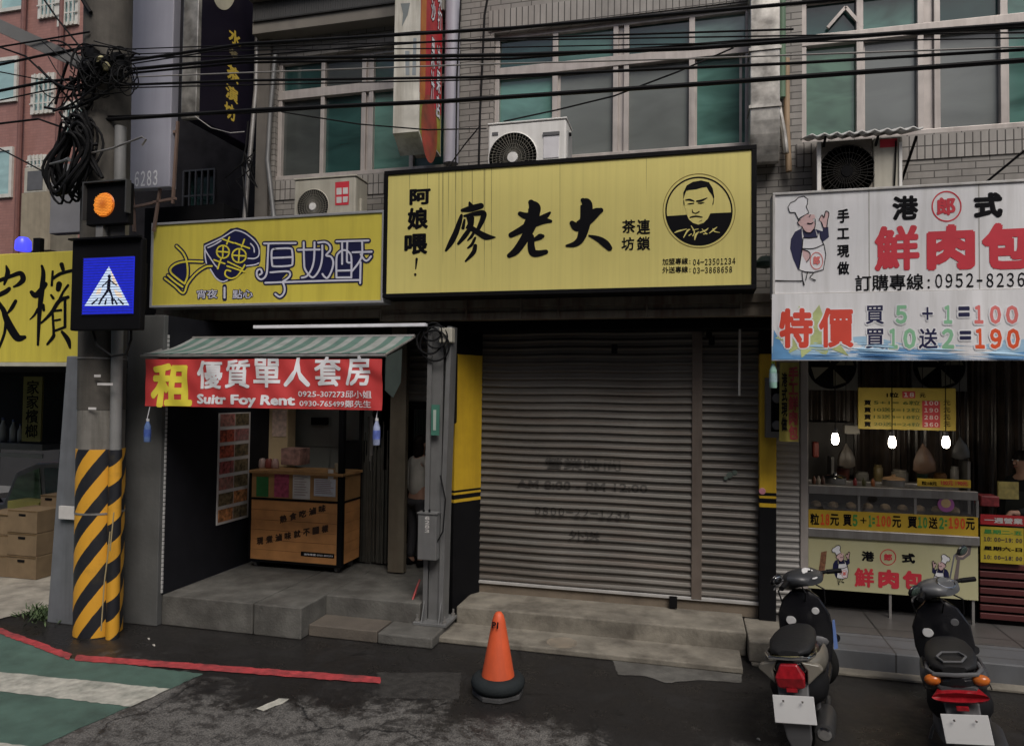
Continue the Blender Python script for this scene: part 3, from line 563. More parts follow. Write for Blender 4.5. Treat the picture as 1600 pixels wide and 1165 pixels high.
for t_,ya,yb,z0_,z1_ in (('水果冰沙',6.98,7.13,zr+.9,zr+1.9),('果汁',7.0,7.13,zr+.02,zr+.75),('新鮮現打',7.18,7.33,zr+.9,zr+1.95),('冰果店',7.17,7.32,zr-.08,zr+.76)):
    put_text(t_,(x1,ya,z0_),(0,yb-ya,0),(0,0,z1_-z0_),INK,mg,vertical=True,bold=.05,off=(.005,0,0)); put_text(t_,(x1,ya+.01,z0_+.01),(0,yb-ya-.02,0),(0,0,z1_-z0_-.02),WHT,mg,vertical=True,bold=.02,off=(.007,0,0))
Af=Art(lambda u,v:P(u,v,Y=6.7)); Af.polys([[(626,6),(641,5),(637,24),(628,42),(630,22)]],mat('torn_backing',(.16,.18,.18),.6),mg,.002,'tear'); Af.polys([[(646,60),(651,60),(650,118),(644,118)],[(633,80),(640,80),(640,118),(634,118)]],mat('grey_backing',(.25,.28,.30),.6),mg,.002,'tear')
o=MB().tube([(-2.62,7.38,P(702,256,Y=7.38).z),(-2.62,7.38,9)],.085,16).build('drain_pipe',mat('lavender_pipe',(.34,.34,.40),.45,var=.05),smooth=True); tag(o,'pale lavender pipe beside the red fruit sign','pipe')
# ---------------------------------------------------------------- the three shop signs
def signbox(root,x0,x1,z0,z1,Y,d,face,frame,fw,nm='face',pd=.014):
    MB().box(x0+fw,x1-fw,Y,Y+d-.02,z0+fw,z1-fw).build(nm,face,root)
    f=MB().box(x0,x1,Y-pd,Y+d,z1-fw,z1).box(x0,x1,Y-pd,Y+d,z0,z0+fw).box(x0,x0+fw,Y-pd,Y+d,z0+fw,z1-fw).box(x1-fw,x1,Y-pd,Y+d,z0+fw,z1-fw)
    f.build('frame',frame,root,bevel=.004)
# centre sign
Y=6.9; a=P(601,268,Y=Y); b=P(1182,452,Y=Y)
cs=thing('tea_shop_sign','large yellow lightbox sign with brush characters and round portrait emblem','shop sign',((a.x+b.x)/2,Y,b.z))
signbox(cs,a.x,b.x,b.z,a.z,Y,.28,YELS,BLK,.045)
BR=[[(250,95,15),(262,125,40),(272,140,40)],[(185,165,26),(262,150,50),(352,125,46)],[(178,210,22),(160,270,36),(125,370,44),(85,450,42),(40,522,18)],[(205,215,18),(300,195,34),(372,190,46),(368,240,42),(330,325,30)],[(235,225,24),(250,280,28),(225,320,16)],[(205,250,16),(192,322,26)],[(270,235,40),(265,300,34),(240,340,22)],[(255,325,30),(210,390,36),(150,462,20)],[(262,320,40),(340,370,46),(400,400,50),(478,405,8)],[(290,360,18),(265,400,22),(235,432,10)],[(300,410,18),(270,470,22),(235,500,12)],[(302,480,28),(285,540,34),(215,618,12)],
[(800,95,46),(828,140,100),(820,200,90),(775,300,80)],[(702,195,36),(760,215,52),(850,200,50)],[(620,385,40),(700,345,52),(800,290,64),(900,258,54),(975,262,24)],[(860,240,24),(925,218,40),(968,185,16)],[(830,240,72),(790,330,72),(720,450,64),(660,530,56),(605,568,36)],[(800,400,46),(800,480,56),(815,540,58),(860,550,50),(932,535,36)],[(832,425,26),(880,400,46),(902,395,30)],
[(1166,280,40),(1210,310,74),(1290,260,84),(1370,190,74),(1422,165,40)],[(1262,75,36),(1292,110,94),(1290,220,92),(1270,330,80),(1240,420,60),(1190,465,44),(1118,480,18)],[(1318,390,12),(1400,420,44),(1460,460,58),(1500,502,44)]]
Art(crop(690,300,5.714,Y)).strokes([[(x,y,w_*1.1+3) for x,y,w_ in s] for s in BR],INK,cs,.002)
for ch,x0,y0,x1,y1 in (('阿',640,296,673,319),('娘',637,325,669,358),('喂',632,366,668,397)): ptext(ch,x0,y0,x1,y1,Y,INK,cs,bold=.045)
Art(crop(625,285,7.52,Y)).strokes([[(197,900,30),(185,1015,14)],[(180,1080,30),(180,1088,28)]],INK,cs,.002)
for ch,x0,y0,x1,y1 in (('連',995,343,1016,366),('鎖',995,370,1016,391),('茶',972,344,993,364),('坊',971,371,991,391)): ptext(ch,x0,y0,x1,y1,Y,INK,cs,bold=.028)
for l,r_,y in (('加盟專線','04-23501234',405),('外送專線','03-3868658',418)):
    ptext(l,1035,y-1,1075,y+8,Y,INK,cs,bold=.02); ptext(':',1077,y+2,1079,y+7,Y,INK,cs,bold=.02); ptext(r_,1083,y,1149 if y<410 else 1144,y+8,Y,INK,cs,bold=.025)
E=Art(crop(1020,260,8.32,Y))
E.strokes([cloop(602,578,468,9,64,480)],mat('brown_ink',(.20,.14,.02),.5),cs,.002,'emblem_ring',None); E.strokes([cloop(600,582,428,20,64,438)],INK,cs,.002,'emblem_ring')
E.polys([[(172,650),(440,628),(750,608),(1024,596)]+[p for p in circ(600,582,428,60,438) if p[1]>600 and True]] if False else [[(174,648),(600,618),(1026,598)]+circ(600,582,428,40,438,2,171)],INK,cs,.0025,'emblem_coat')
E.polys([[(405,430),(420,540),(438,620),(470,690),(520,735),(590,757),(660,735),(715,680),(752,605),(775,520),(790,430),(700,260),(500,260)]],YELS,cs,.003,'emblem_face')
E.polys([[(398,430),(398,340),(440,250),(520,203),(630,184),(730,208),(780,290),(800,400),(792,432),(770,370),(735,335),(700,272),(640,280),(560,303),(440,312),(418,360)]],INK,cs,.0035,'emblem_hair')
E.strokes([[(428,440,14),(480,436,28),(535,455,16)],[(455,492,10),(490,488,20),(532,482,14)],[(572,455,22),(630,446,30),(705,412,10)],[(590,480,14),(630,480,20),(668,470,8)],[(792,430,8),(780,495,14)],[(402,440,8),(408,500,10)],[(512,560,6),(520,600,16)],[(528,603,12),(560,612,12),(602,590,16)],[(488,664,18),(560,650,22),(642,662,14)],[(600,720,4),(640,700,6)]],INK,cs,.0042,'emblem_features')
E.strokes([[(285,862,10),(340,840,22),(440,815,8)],[(400,925,10),(450,840,22),(485,820,8)],[(470,900,12),(500,880,14)],[(500,775,10),(540,850,16),(520,905,12)],[(545,955,10),(560,890,30),(600,850,8)],[(520,830,10),(590,815,10)],[(615,860,14),(690,830,18),(720,805,8)],[(640,815,8),(700,880,14)],[(660,880,14),(710,875,8)],[(735,870,10),(790,825,20),(835,790,8)],[(780,810,8),(800,845,14),(870,862,6)]],YELS,cs,.0042,'emblem_signature')

SO=Art(lambda u,v:P(u,v,Y=6.9)); rs=random.Random(17); DS=mat('sign_drip',(.40,.345,.115),.5,var=.2); DS2=mat('sign_soot',(.16,.13,.05),.6,var=.4)
for px,ln,wd in ((686,120,1.6),(692,150,2.2),(701,90,1.5),(712,160,1.8),(722,110,1.4),(738,150,1.6),(757,175,2.6),(768,170,1.6),(875,130,1.0),(668,60,1.2),(640,35,1.5),(1010,60,1.0)):
    y0=273-(px-605)*.062; SO.polys([[(px-wd/2,y0),(px+wd/2,y0),(px+wd*.3,y0+ln*.6),(px,y0+ln),(px-wd*.4,y0+ln*.55)]],DS,cs,.0008,'drip_stain')
# left sign
Y=6.9; a=P(238,349,Y=Y); b=P(599,473,Y=Y)
ls=thing('snack_shop_sign','yellow sign with white rounded lettering outlined navy and a hand shaped logo','shop sign',((a.x+b.x)/2,Y,b.z))
signbox(ls,a.x,b.x,b.z,a.z,Y,.2,YELS2,mat('silver_frame',(.42,.42,.44),.4,.3,dirt=(.2,.2,.2)),.028)
A4=Art(crop(240,340,8.32,Y)); A5=Art(crop(400,360,8,Y))
def w_(l): return [[(p[0],p[1],0) for p in s] for s in l]
spoon=w_([[(300,370),(380,450),(425,540),(445,660),(440,770),(405,860)],[(405,860),(300,780),(230,715),(225,660),(300,600),(440,570),(640,575)],[(150,790),(280,890),(390,980),(450,850),(560,720),(680,640),(760,630)],[(190,750),(280,830),(380,900)]])
dia=[(650,340),(880,235),(1000,145),(1090,128),(1200,165),(1330,265),(1392,370),(1392,560),(1370,625),(1215,650),(1160,720),(1050,805),(900,852),(820,800),(735,680),(645,560)]
A4.polys([dia,[(245,650),(300,605),(425,590),(440,760),(400,850),(235,710)]],NAVY,ls,.002,'logo_backing')
A4.strokes(spoon,NAVY,ls,.0025,'lettering_outline',62); A4.strokes(spoon,YELI,ls,.004,'lettering',24)
A4.strokes(w_([[(670,370),(880,270),(1030,180),(1090,168),(1200,210),(1320,310),(1370,400),(1370,490),(1320,530),(1230,530)],[(670,370),(680,430),(790,600),(830,645)],[(1370,590),(1320,612),(1210,628)],[(670,430),(675,520),(690,595)],[(740,670),(820,790),(900,832),(960,812)],[(710,392),(800,350),(880,300)],[(1265,340),(1305,390),(1312,450)]]),LAVI,ls,.004,'logo_line',17)
A4.strokes([cloop(905,445,82,20),cloop(1115,495,90,20)],YELI,ls,.0045,'logo_character')
A4.strokes(w_([[(825,440),(985,450)],[(910,365),(900,525)],[(1030,490),(1200,500)],[(1120,405),(1108,585)],[(900,280),(1040,330)],[(990,255),(955,345)],[(1060,330),(1250,400)],[(1185,285),(1148,385)],[(790,550),(930,600)],[(880,540),(838,665)],[(970,575),(1160,665)],[(960,630),(1190,705)],[(1190,615),(1140,700),(1080,770),(1000,790),(935,745),(950,685),(1005,695)]]),YELI,ls,.0052,'logo_character',20)
nai=w_([[(105,165),(300,162),(500,160)],[(160,170),(150,350),(140,520),(110,590),(60,612),(18,570),(18,505),(60,485),(78,530),(48,555)],[(240,230),(420,225),(455,260),(460,400),(430,440),(240,450),(205,420),(200,260),(240,230)],[(205,345),(455,335)],[(185,525),(390,512),(430,545),(410,590),(340,640)],[(120,655),(800,632),(1305,620)],[(340,650),(362,720),(350,790),(300,830),(245,795)],
 [(600,150),(605,400),(620,490),(690,580),(740,572),(800,480),(830,350),(832,190)],[(735,150),(730,350),(700,480),(640,570),(575,592)],[(530,245),(800,240)],[(780,155),(870,148),(925,190),(930,250),(880,312),(940,330),(970,400),(950,500),(900,592),(860,580),(835,545)],
 [(1010,140),(1410,128)],[(1080,150),(1080,420)],[(1145,140),(1140,350),(1150,400),(1195,402)],[(1010,590),(1010,350),(1040,280),(1100,248),(1160,270),(1195,340),(1195,590)],[(1010,590),(1195,588)],[(1015,505),(1190,500)],[(1330,140),(1330,300),(1290,400),(1200,515)],[(1210,275),(1450,268)],[(1312,300),(1360,370),(1400,375),(1442,325)],[(1312,400),(1306,660)]])
A5.polys([[(150,165),(450,160),(460,440),(300,640),(140,640),(100,600)],[(600,230),(830,200),(960,330),(960,560),(850,620),(620,620)],[(1010,350),(1080,150),(1330,150),(1320,620),(1000,620)]],NAVY,ls,.002,'lettering_backing')
A5.strokes(nai,NAVY,ls,.0025,'lettering_outline',62); A5.strokes(nai,LAVI,ls,.0055,'lettering',24)
for t_,x0,x1 in (('宵夜',307,341),('點心',363,396)): ptext(t_,x0,452,x1,467,Y,NAVY,ls,bold=.09,pad=.0); ptext(t_,x0+1,453,x1-1,466,Y,LAVI,ls,bold=.012,off=.0045)
A4.strokes(w_([[(925,895),(925,1055)]]),NAVY,ls,.0025,'lettering_outline',60); A4.strokes(w_([[(925,910),(925,1040)]]),LAVI,ls,.004,'lettering',26)

# right sign and the price banner under it
Y=6.78; a=P(1207,302,Y=Y); b=P(1430,458,Y=Y); b.x=a.x; X1=3.9
ws=thing('bun_shop_sign','white signboard with red bun shop lettering and a cartoon chef','shop sign',((a.x+X1)/2,Y,b.z))
signbox(ws,a.x,X1,b.z,a.z,Y,.2,WHS,mat('white_frame',(.48,.47,.46),.5,dirt=(.25,.22,.18),streak=True),.022)
sm=MB()
for px in (1358,1530): x=P(px,380,Y=Y).x; sm.box(x-.004,x+.004,Y-.0015,Y,b.z+.02,a.z-.02)
sm.build('panel_seam',mat('seam_grey',(.33,.32,.30),.6),ws)
def chef(fn,parent,k=1,mini=False):
    A=Art(fn); lw=9*k
    body=[(345,450),(270,490),(225,570),(215,680),(250,800),(305,925),(335,840),(355,700),(352,560)]; arm=[(505,460),(585,485),(592,430),(648,435),(657,550),(590,602),(550,560)]
    A.polys([body,arm,[(355,470),(500,455),(525,560),(375,570)]],NAVY,parent,.002,'chef_coat')
    ap=[(362,560),(430,562),(522,553),(545,490),(560,560),(600,640),(620,750),(592,920),(480,950),(390,945),(315,920),(350,700)]
    hat=[(310,350),(270,270),(210,270),(190,210),(220,160),(270,140),(310,100),(370,85),(415,120),(410,180),(395,200),(428,275),(330,330)]
    face=[(330,350),(400,290),(490,295),(502,330),(470,350),(505,400),(495,440),(440,500),(390,490),(345,430),(300,400),(305,375)]
    A.polys([ap,hat],WHT,parent,.0032,'chef_apron')
    for po in (face,[(540,350),(570,300),(610,320),(620,255),(655,275),(645,360),(632,440),(592,440),(570,380)],[(355,690),(430,720),(440,780),(400,835),(358,765)]): A.polys([po],SKIN,parent,.0044,'chef_skin')
    cl=lambda p,wd:[(x,y,wd) for x,y in p+[p[0]]]
    A.strokes([cl(hat,lw),cl(ap,lw)],INK,parent,.0056,'chef_outline',None,False)
    A.strokes([[(360,680,lw),(480,680,lw),(590,635,lw)],[(350,940,lw),(358,1030,lw),(372,1090,lw*2)],[(412,950,lw),(392,1040,lw)],[(480,960,lw),(440,1010,lw),(500,1042,lw*1.6)],[(415,395,16),(450,400,12),(475,385,8)],[(430,320,8),(445,300,10)],[(545,350,lw),(575,300,lw),(600,330,lw),(618,258,lw),(655,280,lw),(640,365,lw),(632,440,lw)],[(570,380,lw),(592,440,lw)],[(355,690,lw),(430,720,lw),(440,780,lw),(400,835,lw)],[(330,350,lw),(300,380,lw),(320,420,lw)],[(345,430,lw),(390,490,lw),(450,498,lw),(495,440,lw),(500,350,lw)]],INK,parent,.0068,'chef_outline')
    A.strokes([[(50,1045,14),(200,1048,10),(350,1048,12)]],INK,parent,.0068,'chef_outline') if not mini else None
    A.strokes([cloop(515,820,70,8,30,95)],SALM,parent,.0068,'chef_badge')
    o=fn(475,865); u=fn(555,865)-o; v=fn(475,765)-o; put_text('郎',o,u,v,SALM,parent,bold=.05,off=(0,-.0068,0))
chef(crop(1205,295,7.28,Y),ws)
for ch,y0,y1 in (('手',327,348),('工',357,373),('現',383,402),('做',409,429)): ptext(ch,1308,y0,1327,y1,Y,INK,ws,bold=.035)
ptext('港',1394,307,1435,343,Y,INK,ws,bold=.045); ptext('式',1521,302,1567,340,Y,INK,ws,bold=.06); ptext('郎',1463,309,1493,336,Y,REDI,ws,bold=.045)
Art(crop(1340,295,6.154,Y)).strokes([cloop(855,170,138,14,48,142)],REDI,ws,.002,'emblem_ring')
for ch,x0,x1,y0,y1 in (('鮮',1366,1437,354,422),('肉',1447,1524,352,421),('包',1533,1612,349,420)): ptext(ch,x0,y0,x1,y1,Y,REDI,ws,bold=.036 if ch=='鮮' else .06)
ptext('訂購專線',1336,430,1443,453,Y,INK,ws,bold=.02); ptext(':',1449,436,1453,451,Y,INK,ws,bold=.02); ptext('0952',1461,428,1521,449,Y,INK,ws,bold=.012); ptext('-',1526,437,1535,440,Y,INK,ws); ptext('8236',1541,427,1601,448,Y,INK,ws,bold=.012)

Y=6.74; zt_=P(1207,460,Y=Y).z; zb_=P(1207,563,Y=Y).z; xa=P(1206,500,Y=Y).x; wv=lambda x,z:.012*math.sin(x*5.1+z*2)+.006*math.sin(x*13)
bn=thing('price_banner','white banner with blue wave foot and coloured bun prices under the white sign','banner',((xa+X1)/2,Y,zb_))
def clothgrid(x0,x1,z0,z1,nx,nz,y,wave,th=.003):
    m=MB(); 
    for d in (0,th):
        m.v+= [Vector((x0+(x1-x0)*i/nx,y+d+wave(x0+(x1-x0)*i/nx,z0+(z1-z0)*j/nz),z0+(z1-z0)*j/nz)) for j in range(nz+1) for i in range(nx+1)]
    N=(nx+1)*(nz+1)
    for j in range(nz):
        for i in range(nx):
            k=j*(nx+1)+i; m.f.append([k,k+1,k+nx+2,k+nx+1]); m.f.append([k+N,k+nx+1+N,k+nx+2+N,k+1+N])
    return m
clothgrid(xa,X1,zb_,zt_,60,8,Y,wv).build('cloth',WHS,bn,smooth=True)
def wave_poly(pts,m,off,nm):
    mb=MB(); t=tessellate_polygon([[Vector((a_,b_,0)) for a_,b_ in pts]])
    vv=[P(u,v,Y=Y) for u,v in pts]; mb.add([(q.x,Y-off+wv(q.x,q.z),q.z) for q in vv],[list(i) for i in t])
    bm=bmesh.new(); me=bpy.data.meshes.new('t'); me.from_pydata(mb.v,[],mb.f); bm.from_mesh(me); bmesh.ops.subdivide_edges(bm,edges=bm.edges,cuts=5,use_grid_fill=True); 
    for v in bm.verts: v.co.y=Y-off+wv(v.co.x,v.co.z)
    bm.to_mesh(me); bm.free(); mb.v=[v.co.copy() for v in me.vertices]; mb.f=[list(f.vertices) for f in me.polygons]; bpy.data.meshes.remove(me)
    return mb.build(nm,m,bn)
sx=[1206+i*14 for i in range(33)]
wave_poly([(x,561) for x in sx][::1]+[(x,538-7*math.sin((x-1206)/60)-(6 if x>1330 else 0)+3*math.sin(x/17)) for x in sx][::-1],mat('wave_pale',(.32,.50,.66),.5,var=.1),.0012,'print')
wave_poly([(x,562) for x in sx][::1]+[(x,549+5*math.sin((x-1180)/45)) for x in sx][::-1],mat('wave_blue',(.10,.27,.52),.5,var=.15,scale=5),.0018,'print')
wave_poly([(1209,515),(1222,538),(1240,560),(1207,561)],mat('wave_blue2',(.12,.30,.55),.5,var=.2,scale=8),.0024,'print')
star=[(1211,528),(1228,520),(1222,495),(1240,503),(1248,478),(1262,500),(1280,476),(1288,498),(1312,490),(1306,512),(1330,520),(1310,535),(1326,556),(1296,544),(1290,556),(1270,545),(1252,559),(1250,543),(1232,552),(1236,536)]
wave_poly(star,mat('splash_green',(.44,.50,.22),.5,var=.25,scale=7),.003,'print')
REDO=mat('banner_red_ink',(.62,.06,.035),.5,var=.05)
def btext(t_,x0,y0,x1,y1,m,b_=.04,out=.06):
    a_=P(x0,y0,Y=Y); c_=P(x1,y1,Y=Y)
    for mm,bo,of,pd in ((WHT,b_+out,.004,-out),(m,b_,.0052,0)):
        put_text(t_,(a_.x,Y,c_.z),(c_.x-a_.x,0,0),(0,0,a_.z-c_.z),mm,bn,bold=bo,off=(0,-of,0),wave=wv,pad=0) if mm is m else put_text(t_,(a_.x-.012,Y,c_.z-.012),(c_.x-a_.x+.024,0,0),(0,0,a_.z-c_.z+.024),mm,bn,bold=bo,off=(0,-of,0),wave=wv)
btext('特',1217,482,1270,544,REDO,.045); btext('價',1279,481,1334,543,REDO,.032)
for t_,x0,x1,m_ in (('買',1353,1382,NAVY),('5',1399,1417,PGRN),('+',1440,1457,NAVY),('1',1474,1487,PGRN),('=',1496,1514,NAVY),('1',1521,1536,SALM),('0',1546,1565,SALM),('0',1572,1592,SALM)):
    btext(t_,x0,477 if t_ not in '+=' else (480 if t_=='+' else 479),x1,506 if t_ not in '+=' else (500 if t_=='+' else 495),m_,.025 if t_=='買' else .045)
for t_,x0,x1,m_ in (('買',1353,1383,NAVY),('1',1389,1403,PGRN),('0',1411,1431,PGRN),('送',1435,1465,NAVY),('2',1471,1490,PGRN),('=',1498,1516,NAVY),('1',1522,1538,ORNI),('9',1546,1566,ORNI),('0',1573,1594,ORNI)):
    btext(t_,x0,513 if t_!='=' else 517,x1,545 if t_!='=' else 531,m_,.025 if t_ in '買送' else .045)

# ---------------------------------------------------------------- awning, red banner, light strip, hanging bottles
aw=thing('striped_awning','green and white striped awning over the food cart','awning',(-4.2,6.2,2.88))
AX0,AX1=-5.50,-2.80; yF,zF,yB,zB=6.10,2.865,6.80,3.085
ga=mat('green_stripe_cloth',(.09,.20,.17),.7,dirt=(.05,.09,.08),streak=True); wa=mat('pale_stripe_cloth',(.36,.37,.36),.7,dirt=(.18,.18,.17),streak=True)
n=60; mb=MB(); nj=8
for j in range(nj+1):
    t=j/nj
    for i in range(n+1):
        x=AX0+(AX1-AX0)*i/n; sag=-.03*math.sin(math.pi*t)-.012*math.sin(math.pi*t)*math.sin(i*.55)**2
        mb.v.append(Vector((x,yF+(yB-yF)*t,zF+(zB-zF)*t+sag)))
mb.f=[[j*(n+1)+i,j*(n+1)+i+1,(j+1)*(n+1)+i+1,(j+1)*(n+1)+i] for j in range(nj) for i in range(n)]
def stripes():
    m=mat('striped_awning_cloth',(.25,.265,.258),.7,dirt=(.16,.17,.16),dirt_amt=.6,streak=True); N=m.node_tree.nodes; L=m.node_tree.links; b_=N['Principled BSDF']
    src=b_.inputs['Base Color'].links[0].from_socket; g=N.new('ShaderNodeNewGeometry'); sp=N.new('ShaderNodeSeparateXYZ'); L.new(g.outputs['Position'],sp.inputs[0])
    f=mathn(N,L,'FRACT',mathn(N,L,'MULTIPLY',mathn(N,L,'ADD',sp.outputs[0],10),5.55)); st=mathn(N,L,'GREATER_THAN',f,.5)
    mi=N.new('ShaderNodeMix'); mi.data_type='RGBA'; mi.blend_type='MULTIPLY'; L.new(st,mi.inputs['Factor']); L.new(src,mi.inputs['A']); mi.inputs['B'].default_value=(.34,.58,.51,1); L.new(mi.outputs['Result'],b_.inputs['Base Color']); return m
cl_=mb.build('stripe_cloth',stripes(),aw,smooth=True); sd=cl_.modifiers.new('thickness','SOLIDIFY'); sd.thickness=.006
MB().tube([(AX0-.02,yF,zF-.02),(AX1+.02,yF,zF-.02)],.016).tube([(AX0-.02,yB,zB),(AX1+.02,yB,zB)],.02).tube([(AX1,yF,zF-.02),(AX1,yB,zB-.02)],.013).tube([(AX0,yF,zF-.02),(AX0,yB,zB-.02)],.013).build('awning_frame',STEEL,aw,smooth=True)
mb=MB(); mb.add([(AX1+.004,yF+.02,zF-.03),(AX1+.004,yF+.40,zF+.07),(AX1+.004,yF+.38,2.60),(AX1+.004,yF+.2,2.45),(AX1+.004,yF+.02,2.52)],[(0,1,2,3,4)]); mb.add([Vector(v)+Vector((.006,0,0)) for v in mb.v],[(4,3,2,1,0)]); mb.build('side_curtain',mat('dusty_green_curtain',(.05,.068,.062),.7),aw)
ob=MB().box(-4.72,-2.68,6.84,6.90,3.19,3.225).build('light_strip',mat('bright_white_metal',(.75,.75,.80),.3),bevel=.004); tag(ob,'white metal light batten above the striped awning','light fitting')
Y=6.06; a=P(229,561,Y=Y); b=P(597,641,Y=Y); RW=lambda x,z:.018*math.sin(x*4.2+1.3*z)+.011*math.sin(x*9.5-z*9)+.006*math.sin(x*21+z*17)+.012*math.exp(-((x+3.05)*1.2+(z-2.72)*2.2)**2*60)
rb=thing('rental_banner','red cloth banner with yellow and white rental lettering under the awning','banner',((a.x+b.x)/2,Y,b.z))
clothgrid(a.x,b.x,b.z,a.z,90,24,Y,RW).build('cloth',mat('red_banner_cloth',(.52,.045,.045),.6,var=.07),rb,smooth=True)
def rtext(t_,x0,y0,x1,y1,m_,b_):
    a_=P(x0,y0,Y=Y); c_=P(x1,y1,Y=Y); put_text(t_,(a_.x,Y,c_.z),(c_.x-a_.x,0,0),(0,0,a_.z-c_.z),m_,rb,bold=b_,off=(0,-.004,0),wave=RW)
rtext('租',238,567,297,637,YELI,.04)
for i,ch in enumerate('優質單人套房'):
    x=[307,353,398,444,491,540][i]; rtext(ch,x,563-i*1.6,x+40,608-i*1.0,WHT,.028)
rtext('Suitr Foy Rent',305,615,461,638,WHT,.045)
rtext('0925-307273邱小姐',466,609,581,622,WHT,.012); rtext('0930-765499鄭先生',467,624,580,637,WHT,.012)
def bottle(px,py0,py1,Y,label,col,cap,liq):
    t=P(px,py0,Y=Y); b_=P(px,py1,Y=Y); h=t.z-b_.z; r=.034
    o=thing('hanging_bottle',label,'bottle',tuple(b_),group='water bottles hung from strings')
    MB().lathe([(r*.9,0),(r,.012),(r,h*.55),(r*.93,h*.6),(r,h*.65),(r*.45,h*.86),(r*.4,h*.9)],b_,16).build('bottle',mat('clear_plastic_bottle',col,.2,var=.3,scale=14),o,smooth=True)
    MB().lathe([(r*1.03,h*.22),(r*1.03,h*.55)],b_,16).build('wrapper',mat('bottle_wrapper',liq,.4,var=.3,scale=25),o,smooth=True)
    MB().lathe([(r*.46,h*.9),(r*.46,h),(0,h)],b_,12).build('cap',mat('bottle_cap',cap,.4),o)
    MB().tube([t,t+Vector((.01,.02,.12))],.003,5).build('string',WHT,o)
bottle(230,654,690,6.02,'blue water bottle hanging left of the red banner',(.10,.16,.34),(.5,.5,.5),(.05,.09,.30)); bottle(588,653,695,6.08,'blue and white bottle hanging under the right end of the red banner',(.30,.34,.50),(.6,.6,.6),(.10,.14,.42)); bottle(1208,564,606,6.8,'green capped bottle hanging below the price banner',(.25,.42,.36),(.35,.45,.05),(.30,.42,.45))

# ---------------------------------------------------------------- air conditioners, duct, pipes on the facade
def fan(root,c,r,bodyc,hubc,n=44,rings=5,wire=None):
    MB().lathe([(r,.03),(r,-.004),(r*.97,-.008),(r*.96,.002)],c,36,'y',False).build('fan_ring',bodyc,root,smooth=True)
    MB().lathe([(0,.0),(r*.97,.0)],c,36,'y').build('fan_recess',mat('fan_dark',(.045,.045,.04),.7),root)
    g=MB(); c=Vector(c)
    for i in range(n):
        q=2*math.pi*i/n; q2=q+.25
        g.tube([c+Vector((r*.22*math.cos(q),-.004,r*.22*math.sin(q))),c+Vector((r*.97*math.cos(q2),-.004,r*.97*math.sin(q2)))],.0028,4)
    for k in range(1,rings): 
        g.torus(c+Vector((0,-.007,0)),r*(.22+.75*k/rings),.002,32,4,Matrix.Rotation(R(90),3,'X'))
    g.build('fan_grille',wire or mat('grille_wire',(.20,.19,.16),.5),root)
    MB().lathe([(0,-.016),(r*.2,-.014),(r*.22,0)],c,24,'y').build('fan_hub',hubc,root,smooth=True)
def acunit(label,x0,y0,x1,y1,Y,d,fx,fr,shell,hub,group='air conditioners on the facade'):
    a=P(x0,y0,Y=Y); b=P(x1,y1,Y=Y)
    r_=thing('air_conditioner',label,'air conditioner',((a.x+b.x)/2,Y,b.z),group)
    MB().box(a.x,b.x,Y,Y+d,b.z,a.z).build('housing',shell,r_,bevel=.018)
    MB().box(a.x-.008,b.x+.008,Y-.01,Y+d+.01,a.z,a.z+.018).build('top_cover',shell,r_,bevel=.006)
    c=P(*fx,Y=Y-.002); fan(r_,(c.x,Y-.004,c.z),fr,shell,hub)
    MB().box(a.x+.05,a.x+.12,Y+.05,Y+d-.05,b.z-.05,b.z).box(b.x-.12,b.x-.05,Y+.05,Y+d-.05,b.z-.05,b.z).build('foot',STEEL,r_)
    return r_,a,b
ac,a,b=acunit('cream air conditioner with red stickers above the left yellow sign',460,282,555,342,7.02,.3,(489,323),.20,AGED,WHITEP)
Ar=Art(lambda u,v:P(u,v,Y=7.02)); Ar.polys([[(524,285),(546,283),(545,320),(524,321)]],REDI,ac,.003,'sticker'); Ar.polys([[(526,294),(534,293.5),(534,304),(526,304.5)],[(536,293.5),(544,293),(544,303),(536,303.5)],[(526,308),(534,307.5),(534,317),(526,317.5)],[(536,307.5),(544,307),(543,316),(536,316.5)]],PAPER,ac,.004,'sticker')
MB().box(b.x-.0,b.x+.03,7.1,7.2,b.z+.1,b.z+.25).build('service_valve',AGED,ac,bevel=.01)
ac,a,b=acunit('white air conditioner with large fan standing on the centre yellow sign',763,196,884,262,7.0,.34,(801,246),.265,WHITEP,WHITEP)
MB().pbox(849,209,873,246,6.994,.01).build('access_panel',mat('panel_white',(.66,.65,.68),.4),ac,bevel=.004); MB().pbox(769,207,778,211,6.993,.01).build('badge',GREYP,ac); MB().pbox(848,207,874,210,6.985,.012).build('panel_lip',GREYP,ac)
MB().box(b.x,b.x+.012,7.05,7.3,b.z+.12,a.z-.1).build('side_panel',mat('side_grey',(.30,.30,.30),.5),ac); MB().lathe([(0,-.02),(.02,-.02),(.02,.02)],(b.x+.012,7.12,a.z-.12),10,'x').build('service_valve',BLK,ac)
